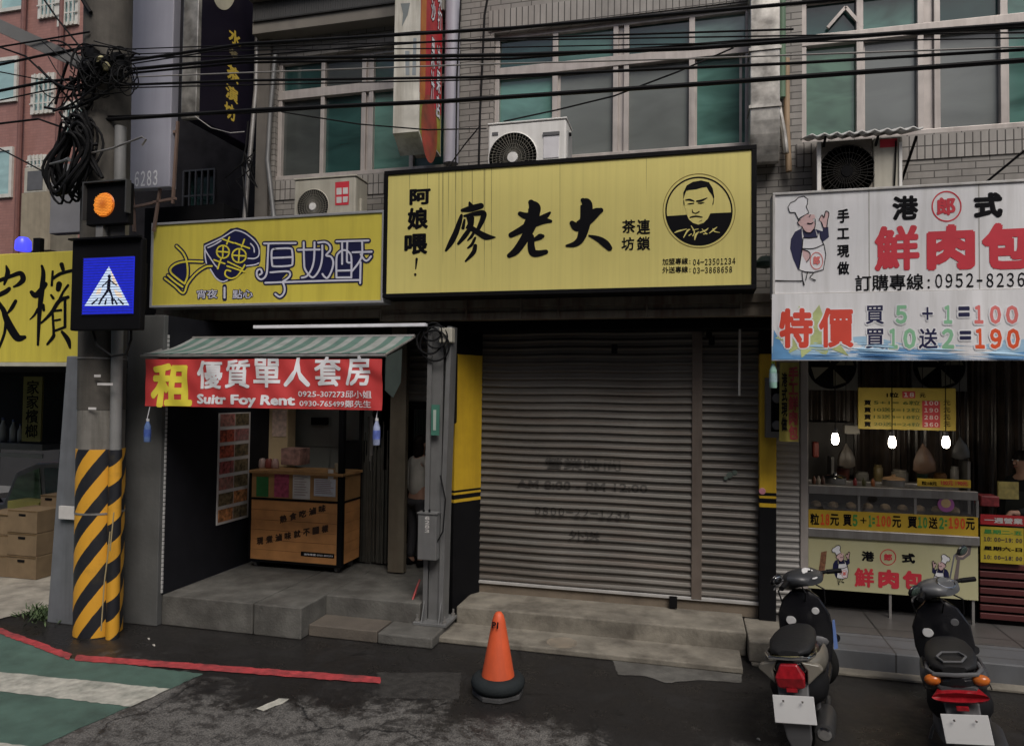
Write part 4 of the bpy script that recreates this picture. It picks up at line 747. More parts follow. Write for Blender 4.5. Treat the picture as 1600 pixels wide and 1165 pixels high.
# third unit under a corrugated hood
Y=7.05; a=P(1282,222,Y=Y); b=P(1410,300,Y=Y)
ac=thing('air_conditioner','boxed air conditioner under a corrugated white hood above the white sign','air conditioner',((a.x+b.x)/2,Y,b.z),'air conditioners on the facade')
MB().pbox(1278,222,1364,300,Y,.34).build('housing',mat('dark_beige_shell',(.16,.14,.115),.6,dirt=(.05,.045,.04)),ac,bevel=.01)
c=P(1323,268,Y=Y); fan(ac,(c.x,Y-.004,c.z),.245,DARK,DARK,36,3,mat('dark_wire',(.03,.027,.024),.5))
MB().pbox(1365,216,1409,300,Y-.012,.36).build('side_box',AGED,ac,bevel=.01); MB().pbox(1277,222,1283,300,Y-.03,.05).pbox(1405,222,1410,300,Y-.03,.05).build('upright',WHITEP,ac)
MB().pbox(1375,218,1402,229,Y-.016,.004).build('sticker',REDI,ac); MB().tube([P(1400,220,Y=Y-.02),P(1399,260,Y=Y-.03),P(1397,298,Y=Y-.02)],.008,6).build('cord',CABLE,ac)
a=P(1263,212,Y=6.92); b=P(1440,204,Y=6.92); m=MB(); nn=72; rows=[]
for yy,dz in ((6.88,-.0),(7.44,.16)):
    rows.append([(a.x+(b.x-a.x)*i/nn,yy,a.z-.01+dz+.013*math.sin(2*math.pi*i/8)) for i in range(nn+1)])
m.v=[Vector(p) for p in rows[0]+rows[1]]; m.f=[[i,i+1,i+nn+2,i+nn+1] for i in range(nn)]
h=m.build('hood',mat('corrugated_white',(.50,.50,.49),.5,dirt=(.2,.2,.19)),ac,smooth=True); s_=h.modifiers.new('thickness','SOLIDIFY'); s_.thickness=.014
for px in (1290,1372,1432): 
    q=P(px,210,Y=6.95); MB().bar((q.x,6.95,q.z-.02),(q.x,7.45,q.z-.30),.02).build('hood_bracket',BLK,ac)
du=thing('metal_duct','tarnished silver exhaust duct with elbow between the windows','duct',(.8,7.3,5))
q0=P(1172,100,Y=7.22); q1=P(1219,100,Y=7.22); zt2=8.8; ze=P(1195,165,Y=7.22).z
prof=[(7.22,zt2),(7.22,ze)]+[(7.22+.10*(1-math.cos(R(t))),ze-.55*math.sin(R(t))) for t in (15,30,45,60,75,90)]+[(7.49,ze-.5),(7.49,zt2)]
MB().prism(prof,lambda u,v,d:Vector((q0.x+d,u,v)),0,q1.x-q0.x).build('duct_body',STUB,du,bevel=.01)
for z in (ze-.02,ze+.55,ze+1.1): MB().box(q0.x-.012,q1.x+.012,7.205,7.49,z,z+.03).build('duct_flange',STUB,du)
MB().tube([P(1215,160,Y=7.35),P(1224,205,Y=7.35),P(1228,240,Y=7.35)],.03,8).build('outlet',STUB,du,smooth=True)
gp=MB(); x=P(1222,60,Y=7.42).x; gp.tube([(x,7.42,8.8),(x,7.42,5.5)],.035,10)
tag(gp.build('drain_pipe',mat('green_pipe',(.10,.17,.11),.6),smooth=True),'green drain pipe right of the silver duct','pipe')
x=P(1229,150,Y=7.44).x; tag(MB().tube([(x,7.44,5.9),(x,7.43,5.2),(x+.02,7.42,4.75)],.03,10).build('drain_pipe',mat('tan_pipe',(.30,.21,.13),.6),smooth=True),'short tan pipe right of the silver duct elbow','pipe')
tag(MB().tube([P(430,85,Y=7.42),P(422,180,Y=7.42),P(418,250,Y=7.4),P(428,340,Y=7.35)],.028,10).build('drain_pipe',GALV,smooth=True),'bent pale grey pipe left of the left window','pipe')
tag(MB().tube([P(403,0,Y=7.45),P(400,140,Y=7.45),P(388,270,Y=7.45),P(382,345,Y=7.4)],.03,10).build('drain_pipe',STEEL,smooth=True),'brownish pipe on the corner by the black blade sign','pipe')
# ---------------------------------------------------------------- roller shutter of the centre shop
sh=thing('roller_shutter','closed brown grey roller shutter of the tea shop with faint stencilled lines','shutter',(-.8,7.8,.33))
SH=mat('shutter_paint',(.120,.112,.101),.45,.25,var=.22,scale=1.3,dirt=(.085,.058,.042),dirt_amt=.85,streak='h')
YS=7.80; zlo,zhi=.375,3.26; pitch=.0845; xl,xm0,xm1,xr=-2.36,P(1081,700,Y=YS).x,P(1097,700,Y=YS).x,.70
def slats(x0,x1,z0,z1,Y,p,amp=.021,nx=30):
    m=MB(); prof=[]; rd=random.Random(int(abs(x0)*977)); ph=[(rd.uniform(.8,3.2),rd.uniform(0,6.3),rd.uniform(1.5,5)) for _ in range(6)]
    dent=lambda x,z:.0022*sum(math.sin(a*x+b+c*z) for a,b,c in ph)
    k=int((z1-z0)/p)+1
    for i in range(k):
        for t,d in ((0,0),(.06,.55),(.16,.95),(.28,1),(.40,.8),(.52,.25),(.62,.02)):
            z=z0+(i+t)*p
            if z<=z1: prof.append((z,Y-amp*d))
    for z,y in prof: m.v+=[Vector((x0+(x1-x0)*j/nx,y+dent(x0+(x1-x0)*j/nx,z),z+.6*dent(z,x0+(x1-x0)*j/nx))) for j in range(nx+1)]
    k=nx+1; m.f=[[i*k+j,i*k+j+1,i*k+k+j+1,i*k+k+j] for i in range(len(prof)-1) for j in range(nx)]; return m
slats(xl,xm0,zlo,zhi,YS,pitch).build('slat_curtain',SH,sh); slats(xm1,xr,zlo,zhi,YS+.01,pitch).build('slat_curtain',SH,sh)
MB().box(xm0,xm1,YS-.035,YS+.03,zlo-.02,zhi).build('middle_post',mat('brown_post',(.16,.13,.11),.5,.3,dirt=(.07,.05,.04),streak=True),sh,bevel=.004)
MB().box(xl,xr,YS-.03,YS+.02,zlo-.035,zlo-.002).build('bottom_rail',mat('bright_rail',(.48,.47,.46),.4,.3),sh,bevel=.004)
MB().box(xl-.05,xl,YS-.05,YS+.03,.34,zhi).box(xr,xr+.03,YS-.04,YS+.03,.34,zhi).build('guide_rail',mat('dark_rail',(.06,.055,.05),.5,.3),sh)
q=P(1052,945,Y=YS-.05); MB().box(q.x-.04,q.x+.04,YS-.06,YS-.03,.25,.37).build('foot_bracket',BLK,sh)
FADE=mat('faded_stencil',(.040,.036,.032),.6,.2)
def slat_wave(x,z):
    t=((z-zlo)/pitch)%1; pr=((0,0),(.06,.55),(.16,.95),(.28,1),(.40,.8),(.52,.25),(.62,.02),(1,0))
    for (a_,d0),(b_,d1) in zip(pr,pr[1:]):
        if t<=b_: return -.021*(d0+(d1-d0)*(t-a_)/(b_-a_))
    return 0
for t_,x0,y0,x1,y1 in (('營業時間',852,714,970,736),('AM 8:00 - PM 12:00',808,748,1012,770),('0800-22-1234',836,790,985,811),('外送',889,827,938,846)): ptext(t_,x0,y0,x1,y1,YS,FADE,sh,bold=.02,off=.006,name='stencil',wave=slat_wave,wlen=.012)
for i,(px,py) in enumerate(((1140,742),(1148,738),(1134,747))): 
    q=P(px,py,Y=YS-.022); MB().lathe([(0,-.004),(.03-.006*i,-.003),(.034-.006*i,0)],q,9,'y').build('scuff',mat('green_scuff',(.10,.13,.11),.6),sh)
MB().box(-2.64,.96,7.50,7.85,3.19,3.298).build('shutter_housing',BLK,sh,bevel=.01)
tag(MB().tube([P(1156,508,Y=7.55),P(1155,618,Y=7.55)],.012,8).box(P(1146,508,Y=7.55).x,P(1170,508,Y=7.55).x,7.53,7.57,P(1150,510,Y=7.55).z,P(1150,510,Y=7.55).z+.02).build('hook_rod',mat('pale_rod',(.42,.41,.39),.5)),'thin pale vertical rod hanging in front of the shutter','rod')
for px,py in ((960,545),(1108,520),(1112,532)):
    q=P(px,py,Y=7.6); tag(MB().box(q.x-.03,q.x+.03,7.58,7.64,q.z-.05,q.z+.05).build('ceiling_bracket',BLK,bevel=.008),{960:'small black bracket over the middle of the shutter',1108:'upper small black bracket by the shutter post',1112:'lower small black bracket by the shutter post'}[px],'bracket')
# splayed left pillar and flat right pillar
pl=thing('painted_pillar','yellow over black painted pillar left of the shutter','pillar',(-2.55,7.5,.2))
A0=P(709,780,Y=7.42); B0=P(751,760,Y=7.78)
ux,uy=B0.x-A0.x,B0.y-A0.y
def pf(t,z,d): return Vector((A0.x+ux*t-uy*d,A0.y+uy*t+ux*d,z))
z_t=P(720,553,Y=7.42).z; z_s=P(709,779,Y=7.42).z
def pblock(z0,z1,d,m_,nm): MB().loft([[pf(0,z0,0)-Vector((uy*0,0,0))+Vector((d*.0,-d,0)),pf(1,z0,0)+Vector((d,-d*.3,0)),pf(1,z0,.35),pf(0,z0,.35)],[pf(0,z1,0)+Vector((0,-d,0)),pf(1,z1,0)+Vector((d,-d*.3,0)),pf(1,z1,.35),pf(0,z1,.35)]]).build(nm,m_,pl)
pblock(.06,z_s-.045,.0,BLK,'black_base'); pblock(z_s-.045,z_s-.01,.002,YELP,'yellow_stripe'); pblock(z_s-.01,z_s+.04,.0,BLK,'black_stripe'); pblock(z_s+.04,z_s+.065,.002,YELP,'yellow_stripe'); pblock(z_s+.065,z_s+.09,.0,BLK,'black_stripe'); pblock(z_s+.09,z_t,.002,YELP,'yellow_top'); pblock(z_t,3.3,.001,BLK,'black_cap')
pr=thing('painted_pillar','yellow over black painted pillar right of the shutter beside the bun shop','pillar',(.76,7.72,.2))
a=P(1187,553,Y=7.68); b=P(1213,770,Y=7.68); zz=P(1200,786,Y=7.68).z
for z0,z1,m_,nm,dy in ((.2,zz-.04,BLK,'black_base',0),(zz-.04,zz,YELP,'yellow_stripe',.002),(zz,zz+.05,BLK,'black_stripe',0),(zz+.05,zz+.075,YELP,'yellow_stripe',.002),(zz+.075,b.z,BLK,'black_stripe',0),(b.z,a.z,YELP,'yellow_top',.002),(a.z,3.29,BLK,'black_cap',.001)):
    MB().box(a.x,b.x,7.68-dy,8.0,z0,z1).build(nm,m_,pr)
MB().lathe([(0,-.003),(.03,-.002),(.034,0)],P(1191,767,Y=7.677),16,'y').build('sticker',mat('pink_sticker',(.5,.2,.25),.5),pr)
tag(slats(b.x+.005,P(1249,800,Y=7.98).x,.22,3.2,7.98,.068,.012).build('side_shutter',mat('grey_shutter',(.26,.25,.24),.5,.2,dirt=(.12,.11,.10)),None),'narrow grey ribbed shutter between the yellow pillar and bun counter','shutter')
mb_=thing('meter_box','grey metal meter case on the right yellow pillar','meter box',tuple(P(1208,692,Y=7.6)))
a=P(1196,590,Y=7.58); b=P(1222,684,Y=7.58)
f=MB(); f.box(a.x,b.x,7.58,7.67,a.z-.04,a.z).box(a.x,b.x,7.58,7.67,b.z,b.z+.06).box(a.x,a.x+.055,7.58,7.67,b.z+.06,a.z-.04).box(b.x-.02,b.x,7.58,7.67,b.z+.06,a.z-.04); f.build('case',mat('grey_case',(.13,.125,.12),.5,.2,dirt=(.07,.06,.06)),mb_,bevel=.005)
MB().box(a.x+.055,b.x-.02,7.64,7.66,b.z+.06,a.z-.04).build('back_plate',BLK,mb_)
for py in (622,664): MB().lathe([(0,-.05),(.045,-.045),(.05,0)],P(1213,py,Y=7.64),18,'y').build('meter_dial',GREYP,mb_,smooth=True)
hb=thing('hanging_banner','narrow yellow cloth strip with red characters hanging left of the bun counter','banner',tuple(P(1236,690,Y=7.3)))
a=P(1218,566,Y=7.3); b=P(1248,690,Y=7.3); hw=lambda x,z:.02*math.sin(x*40+z*3)
clothgrid(a.x,b.x,b.z,a.z,10,16,7.3,hw).build('cloth',mat('dull_yellow_cloth',(.23,.19,.03),.7,dirt=(.12,.10,.03)),hb,smooth=True)
put_text('手工鮮肉包',(P(1232,0,Y=7.3).x,7.3,b.z+.02),(.09,0,0),(0,0,a.z-b.z-.06),mat('dull_red_ink',(.26,.03,.03),.6),hb,vertical=True,bold=.05,off=(0,-.006,0),wave=hw)
put_text('港式現做',(P(1221,0,Y=7.3).x,7.3,b.z+.1),(.055,0,0),(0,0,a.z-b.z-.2),INK,hb,vertical=True,bold=.03,off=(0,-.006,0),wave=hw)
tag(MB().lathe([(.0,0),(.09,.02),(.10,.06),(.05,.12),(0,.13)],P(1196,420,Y=7.2),14).build('wall_lamp',mat('dull_green_shade',(.05,.09,.07),.5),smooth=True),'small dull green lamp shade between centre and white signs','lamp')

# ---------------------------------------------------------------- steel utility pole on its plinth
sp_=thing('steel_pole','grey steel channel pole with bolted foot between the two left shops','pole',(-2.69,7.05,.11))
MB().box(-3.02,-2.44,6.54,7.32,.002,.11).build('plinth',CONC,sp_,bevel=.015)
def chan(z,x0,x1,y0=6.95,y1=7.13):
    t=.014
    return [(x0,y0,z),(x0+.05,y0,z),(x0+.05,y0+t,z),(x0+t,y0+t,z),(x0+t,y1-t,z),(x1-t,y1-t,z),(x1-t,y0+t,z),(x1-.05,y0+t,z),(x1-.05,y0,z),(x1,y0,z),(x1,y1,z),(x0,y1,z)]
zb=P(672,958,Y=6.95).z; 
sec=[(660,692,950),(664,697,760),(669,706,510)]
rings=[chan(.14 if i==0 else P(680,s[2],Y=6.95).z,P(s[0],s[2],Y=6.95).x,P(s[1],s[2],Y=6.95).x) for i,s in enumerate(sec)]
MB().loft(rings).build('channel',GALV,sp_); MB().box(rings[0][0][0]+.05,rings[0][9][0]-.05,6.99,7.02,.14,3.2).build('web_plate',GALV,sp_)
bx0,bx1=rings[0][0][0]-.07,rings[0][9][0]+.07
MB().box(bx0,bx1,6.86,7.22,.11,.14).build('foot_plate',GALV,sp_,bevel=.004)
for x in (bx0+.035,bx1-.035):
    for y in (6.9,7.18): MB().lathe([(.022,0),(.022,.025),(.011,.025),(.011,.07),(0,.07)],(x,y,.14),6).build('bolt',STEEL,sp_)
for x in (rings[0][0][0]+.02,rings[0][9][0]-.02): MB().add([(x-.006,6.95,.14),(x-.006,6.87,.14),(x-.006,6.95,.34),(x+.006,6.95,.14),(x+.006,6.87,.14),(x+.006,6.95,.34)],[(0,1,2),(5,4,3),(0,3,4,1),(1,4,5,2),(2,5,3,0)]).build('gusset',GALV,sp_)
jb=thing('junction_box','tall grey metal box strapped to the steel pole','junction box',tuple(P(668,876,Y=6.84)))
a=P(653,802,Y=6.84); b=P(681,876,Y=6.84); MB().box(a.x,b.x,6.84,6.95,b.z,a.z).build('case',GALV,jb,bevel=.008); MB().box(a.x-.006,b.x+.006,6.83,6.96,a.z,a.z+.014).build('lid',GALV,jb)
ptext('6283',664,806,671,832,6.84,PAPER,jb,vertical=True,bold=.03)
for px in (662,671): MB().lathe([(.012,0),(.012,.03),(0,.03)],P(px,800,Y=6.88),8).build('gland',BLK,jb)
tag(MB().tube([P(681,850,Y=6.88),P(692,830,Y=6.88),P(696,780,Y=6.9),P(688,742,Y=6.92)],.008,6).build('conduit_cable',CABLE),'thin black cable looping out of the pole junction box','cable')
gpn=thing('pole_plate','small green number plate on the steel pole','sign plate',tuple(P(681,678,Y=6.92)))
MB().pbox(674,632,686,680,6.925,.01).build('plate',mat('green_plate',(.05,.16,.12),.5),gpn); MB().pbox(677,640,681,672,6.922,.003).build('marks',mat('pale_marks',(.35,.42,.38),.5),gpn)
m=MB()
for k,(dx,dz) in enumerate(((0,0),(6,8),(-5,14),(3,22))): m.torus(P(676+dx,518+dz,Y=6.90),.10+.02*k,.010,26,6,Matrix.Rotation(R(75+8*k),3,'X'))
tag(m.build('cable_coil',CABLE,smooth=True),'small black cable loops at the head of the steel pole','cable coil')
tag(MB().pbox(686,512,706,535,6.9,.1).build('wall_box',AGED,bevel=.01),'small grey box at the top of the steel pole','box')
q=P(676,575,Y=7.3); tag(MB().pbox(702,552,710,662,7.25,.10).build('speaker_column',BLK,bevel=.02),'black upright box between the steel pole and yellow pillar','box')
# doorway left of the steel pole
dr=thing('doorway','dim doorway with small shutter above green corrugated sheet behind the steel pole','doorway',(-3.1,8.3,.32))
a=P(630,512,Y=8.2); b=P(690,628,Y=8.2); slats(a.x,b.x,b.z,a.z,8.2,.09,.02).build('upper_shutter',mat('dim_shutter',(.17,.165,.15),.5,.2,dirt=(.08,.07,.06)),dr)
m=MB(); 
for i in range(14):
    x=a.x+(b.x-a.x)*i/14; m.box(x,x+(b.x-a.x)/28,8.60,8.615,.32,b.z+.1).box(x+(b.x-a.x)/28,x+(b.x-a.x)/14,8.615,8.63,.32,b.z+.1)
m.build('corrugated_sheet',mat('green_grey_sheet',(.085,.105,.10),.6,.2,dirt=(.05,.055,.05)),dr)
MB().pbox(612,506,630,895,7.93,.09).build('door_post',mat('tan_steel_post',(.14,.12,.09),.5,.2,dirt=(.09,.06,.04),streak=True),dr,bevel=.004); MB().pbox(628,627,692,640,8.18,.06).build('lintel',BLK,dr)
tag(MB().tube([P(650,945,Y=7.0),P(640,950,Y=6.95),P(652,915,Y=7.15),P(656,905,Y=7.2)],.012,6).build('red_strap',mat('red_plastic',(.30,.03,.03),.5)),'short red plastic strap beside the foot of the steel pole','strap')

# ---------------------------------------------------------------- left shop interior: menu board, food cart
mn=thing('menu_board','tall photo menu with seven rows of dishes on the dark side wall','menu board',(-5.44,7.5,.9))
xw=-5.452
y0,y1=P(340,700,X=xw).y,P(389,700,X=xw).y; z0=P(336,821,X=xw).z; z1=P(350,645,X=xw).z
MB().box(xw,xw+.012,y0,y1,z0,z1).build('board',PAPER,mn)
rng=random.Random(3); 
fm=[mat('dish_photo',tuple(v*1.5 for v in c),.5,var=.8,scale=22,dirt=d,dirt_amt=.9) for c,d in (((.24,.05,.03),(.05,.02,.02)),((.30,.13,.05),(.06,.03,.02)),((.22,.08,.07),(.36,.25,.20)),((.20,.05,.05),(.30,.24,.22)),((.12,.09,.05),(.03,.03,.02)))]
hr=(z1-z0)/7
for i in range(7):
    k=2 if i<5 else 2
    for j in range(k):
        ya=y0+.02+(y1-y0-.04)*j/k; yb=ya+(y1-y0-.04)/k-.012
        MB().box(xw+.0125,xw+.015,ya,yb,z0+i*hr+.03,z0+(i+1)*hr-.012).build('dish_photo',rng.choice(fm),mn)
tag(MB().pbox(411,560,448,735,8.32,.2).build('column',mat('cream_column',(.55,.42,.25),.6,dirt=(.18,.12,.07)),bevel=.01),'cream column with notices at the back of the food shop','column')
q=thing('poster','pinkish paper notice hanging on the cream column','poster',tuple(P(440,680,Y=8.31))); MB().pbox(426,640,447,682,8.312,.004).build('sheet',mat('pink_paper',(.6,.45,.38),.7,var=.3,scale=20),q)
fr=thing('steel_cabinet','grey green steel cabinet behind the food cart','cabinet',(-3.9,9.2,.32))
MB().pbox(452,560,514,870,8.75,.3).pbox(517,560,578,870,8.75,.3).build('door',mat('grey_green_steel',(.30,.315,.295),.4,.2,dirt=(.09,.09,.08)),fr,bevel=.01); MB().pbox(456,696,578,700,8.735,.02).build('rail',DARK2,fr)
tag(MB().pbox(486,652,510,664,8.68,.06).build('shelf_bracket',BLK),'small dark shelf fitting on the steel cabinet','shelf')
tag(MB().pbox(540,688,582,870,8.5,.2).build('black_cabinet',mat('black_cabinet',(.016,.016,.017),.4),bevel=.01),'black cabinet at the right end of the food cart','cabinet')
ct=thing('food_cart','wooden food cart with black frame, taped notices and castors','cart',(-4.7,7.9,.32))
Yc=7.72; xL=P(391,870,Y=Yc).x; xR=P(533,870,Y=Yc).x; zt0=P(392,738,Y=Yc).z; zm0=P(392,779,Y=Yc).z; zb0=P(392,872,Y=Yc).z; dp=.50
pw=MB(); nb=6
for i in range(nb):
    za=zb0+(zm0-zb0)*i/nb; pw.box(xL,xR-.06,Yc,Yc+.02,za,za+(zm0-zb0)/nb-.003)
    pw.box(xR-.02,xR,Yc+.06,Yc+dp,za,za+(zm0-zb0)/nb-.003)
pw.build('plank_body',WOOD,ct,bevel=.002)
MB().box(xL,xR-.06,Yc,Yc+.02,zm0+.025,zt0).box(xR-.02,xR,Yc+.06,Yc+dp,zm0+.025,zt0).build('upper_panel',mat('pale_cart_wood',(.36,.20,.08),.5,var=.2,scale=5),ct)
MB().box(xL-.03,xR+.02,Yc-.03,Yc+dp,zt0,zt0+.035).build('counter_top',mat('counter_wood',(.34,.19,.08),.45,var=.25,scale=6),ct,bevel=.006)
f=MB().box(xR-.06,xR+.004,Yc-.006,Yc+.06,zb0-.03,3.0).box(xL-.004,xR-.06,Yc-.006,Yc+.03,zm0,zm0+.025).box(xR-.03,xR+.004,Yc+.06,Yc+dp,zm0,zm0+.025).box(xL-.004,xR-.06,Yc-.004,Yc+dp,zb0-.03,zb0).box(xL-.03,xL-.004,Yc,Yc+.03,zb0,zt0).box(xR-.03,xR+.004,Yc+dp-.03,Yc+dp,zb0,2.9)
f.build('frame',BLK,ct)
for px,py0,py1,wd,m_ in ((401,744,776,18,mat('green_notice',(.03,.17,.05),.6,var=.2)),(429,740,777,22,mat('pink_notice',(.35,.06,.12),.6,var=.4,scale=20)),(458,740,780,26,PAPER),(491,747,776,33,mat('blue_white_notice',(.48,.50,.56),.6)),(513,733,750,8,PAPER)):
    a=P(px,py0,Y=Yc-.004); b=P(px+wd,py1,Y=Yc-.004); o=MB().box(a.x,b.x,Yc-.006-(.004 if px==513 else 0),Yc-.002-(.004 if px==513 else 0),b.z,a.z).build('notice',m_,ct)
    if m_ is PAPER and wd>10 or px==491:
        g=MB()
        for i in range(8): z=a.z-(a.z-b.z)*(i+1)/9.5; g.box(a.x+.02,b.x-.02-rng.random()*.06,Yc-.0085,Yc-.0065,z,z+.008)
        g.build('notice_print',mat('faded_print',(.30,.22,.22),.6),o)
# slanted lettering burnt into the planks
BURN=mat('burnt_letters',(.035,.015,.008),.6)
def slant(t_,x0,y0,x1,y1,h):
    n=len(t_)
    for i,ch in enumerate(t_):
        u=(i+.08)/n; px=x0+(x1-x0)*u; py=y0+(y1-y0)*u; ww=(x1-x0)/n*.74
        o=P(px,py,Y=Yc); e=P(px+ww,py+(y1-y0)/n*.74,Y=Yc); v=P(px,py-h,Y=Yc)
        put_text(ch,o,e-o,v-o,BURN,ct,bold=.05)
slant('熟食吃滷味',436,818,512,798,12); slant('現煮滷味就不一樣',400,852,516,830,12)
MB().pbox(470,861,522,872,Yc-.004,.003).build('name_strip',BLK,ct); ptext('滷味專賣 0925-307273',475,863.5,520,870,Yc-.005,WHT,ct,bold=.02)
for px in (400,526):
    a=P(px,880,Y=Yc+.06)
    MB().lathe([(0,-.02),(.045,-.02),(.05,0),(.045,.02),(0,.02)],(a.x,Yc+.08,.37),16,'x').build('castor',GREYP,ct,smooth=True); MB().box(a.x-.03,a.x+.03,Yc+.05,Yc+.11,.40,zb0-.03).build('castor_fork',STEEL,ct)
    MB().lathe([(0,-.02),(.045,-.02),(.05,0),(.045,.02),(0,.02)],(a.x,Yc+dp-.1,.37),16,'x').build('castor',GREYP,ct,smooth=True)
a=P(527,733,Y=7.85); tag(MB().lathe([(.028,0),(.034,.10),(.036,.105),(.03,.10),(.026,.01)],(a.x,7.85,zt0+.036),16).build('paper_cup',mat('cream_cup',(.50,.45,.33),.5),smooth=True),'cream paper cup on the right of the cart top','cup')
tag(MB().pbox(439,700,468,727,8.05,.25).build('carton_tray',mat('pink_tray',(.26,.15,.13),.6,var=.5,scale=15),bevel=.006),'pinkish box standing on the cart counter','box')
for i,(px,c,l) in enumerate(((410,(.30,.22,.20),'pale'),(420,(.20,.05,.04),'dark red'),(430,(.34,.22,.20),'pinkish'))):
    a=P(px,728,Y=7.95); tag(MB().lathe([(.04,0),(.05,.02),(.045,.09),(.03,.12),(0,.125)],(a.x,7.95,zt0+.036),14).build('condiment_pot',mat('pot_'+['a','b','c'][i],c,.4),smooth=True),l+' condiment pot on the left of the cart top','pot')
tag(MB().pbox(533,655,536,880,8.5,.03).pbox(575,650,579,885,8.3,.03).build('curtain_rail',STEEL),'thin steel uprights behind the food cart','rail')
m=MB(); rr=random.Random(5)
for i in range(26):
    x=P(560+i*2.0,760,Y=8.25).x; m.box(x,x+.012,8.25+rr.random()*.05,8.26+rr.random()*.05,.35,1.5+rr.random()*.9)
tag(m.build('strip_curtain',mat('clear_strip',(.07,.068,.06),.25),None),'hanging clear plastic strip curtain right of the food cart','curtain')

# ---------------------------------------------------------------- bun shop on the right
bs_=thing('bun_counter','steel bun counter with glass case, yellow price strip and illustrated front panel','counter',(2.05,8.2,.2))
Yc=8.2; xL=P(1263,800,Y=Yc).x; xR=P(1528,850,Y=Yc).x
z_a=P(1263,757,Y=Yc).z; z_b=P(1263,770,Y=Yc).z; z_c=P(1263,795,Y=Yc).z; z_d=P(1263,823,Y=Yc).z; z_e=P(1263,837,Y=Yc).z; z_f=P(1263,918,Y=Yc).z
MB().box(xL,xR,Yc,Yc+.02,z_f,z_e).build('front_panel',mat('pale_green_board',(.47,.45,.27),.5,var=.05,dirt=(.36,.33,.15)),bs_)
MB().box(xL-.01,xR+.01,Yc-.03,Yc+.7,z_e,z_d).build('steel_ledge',STEEL,bs_,bevel=.01)
MB().box(xL,xR,Yc-.01,Yc+.01,z_d,z_c).build('price_strip',mat('yellow_strip',(.55,.36,.03),.5,var=.06),bs_)
MB().box(xL,xR,Yc-.02,Yc+.04,z_b,z_a).box(xL,xR,Yc+.52,Yc+.58,z_b,z_a).build('case_rail',STEEL,bs_,bevel=.006); MB().box(xL,xR,Yc+.041,Yc+.519,z_a-.012,z_a-.004).build('glass_top',CLEAR,bs_)
f=MB()
for px in (1262,1342,1430,1527): x=P(px,780,Y=Yc).x; f.box(x-.012,x+.012,Yc-.005,Yc+.02,z_c,z_b)
f.build('case_post',STEEL,bs_); MB().box(xL,xR,Yc+.004,Yc+.008,z_c,z_b).build('glass_pane',CLEAR,bs_)
MB().box(xL,xR,Yc+.545,Yc+.575,z_c,z_b-.002).box(xL,xR,Yc+.02,Yc+.55,z_c-.01,z_c).build('case_back',mat('case_dark',(.035,.03,.028),.4),bs_)
f=MB()
for px in (1266,1392,1522): x=P(px,930,Y=Yc).x; f.box(x-.012,x+.012,Yc+.02,Yc+.05,.2,z_f).box(x-.012,x+.012,Yc+.6,Yc+.63,.2,z_d)
f.build('leg',STEEL,bs_); MB().box(xL,xR,Yc+.3,Yc+.32,.21,z_f).build('back_board',DARK,bs_)
x=1264
for t_,x0,x1,m_ in (('粒',1266,1280,INK),('18',1282,1296,ORNI),('元',1297,1311,INK),('買',1317,1331,INK),('5',1332,1340,GRNI),('+',1344,1354,INK),('1',1357,1362,GRNI),('=',1363,1367,GRNI),('100',1369,1392,ORNI),('元',1394,1408,INK),('買',1418,1433,INK),('10',1434,1449,GRNI),('送',1451,1465,INK),('2',1467,1475,GRNI),('=',1476,1480,GRNI),('190',1482,1508,ORNI),('元',1509,1523,INK)):
    dy=(x0-1263)*.031; ptext(t_,x0,(801 if t_ not in '+=' else 805)+dy,x1,(820 if t_ not in '+=' else 815)+dy,Yc-.01,m_,bs_,bold=.05 if t_.isdigit() else .03)
def mini(ox,oy,s,flip=False): return (lambda u,v:P(ox-(u if flip else -u)/s,oy+v/s,Y=Yc))
chef(mini(1288,846,16.5),bs_,1.6,True); chef(mini(1496,860,16.5,True),bs_,1.6,True)
Af=Art(lambda u,v:P(u,v,Y=Yc)); ptext('港',1346,860,1366,877,Yc,INK,bs_,bold=.045); ptext('式',1409,863,1430,880,Yc,INK,bs_,bold=.06); Af.strokes([cloop(1387.5,870,12,1.4,30)],REDI,bs_,.002,'emblem_ring'); ptext('郎',1381,864,1394,876,Yc,REDI,bs_,bold=.04)
for ch,x0,x1,y0 in (('鮮',1335,1366,886),('肉',1372,1405,888),('包',1410,1443,890)): ptext(ch,x0,y0,x1,y0+32,Yc,REDI,bs_,bold=.036 if ch=='鮮' else .06)
Af.polys([[(1510,850),(1518,852),(1516,866),(1505,874),(1494,874),(1492,866),(1500,854)],[(1496,872),(1500,874),(1497,905),(1490,905)]],mat('brown_grey_print',(.16,.13,.13),.5),bs_,.003,'spoon_print'); Af.polys([[(1508,854),(1513,856),(1511,864),(1504,870),(1497,869),(1497,864),(1503,857)]],mat('pale_pink_print',(.55,.42,.36),.5),bs_,.004,'spoon_print')
Af.polys([[(1283,862),(1292,860),(1290,880),(1286,905),(1277,908),(1280,885)]],mat('brown_print',(.20,.09,.05),.5,var=.5,scale=40),bs_,.003,'corner_print')
MB().lathe([(0,-.004),(.075,-.003),(.078,0)],P(1478,788,Y=Yc-.012),24,'y').build('round_sticker',mat('purple_sticker',(.33,.10,.30),.5),bs_); MB().lathe([(0,-.003),(.045,-.002),(.046,0)],P(1478,786,Y=Yc-.0165),20,'y').build('sticker_face',mat('peach_sticker',(.5,.35,.18),.5),bs_)
tag(MB().box(P(1250,0,Y=8.1).x,P(1262,0,Y=8.1).x,8.08,8.16,.2,3.29).build('shop_post',ALU,bevel=.004),'aluminium post at the left end of the bun counter','post')
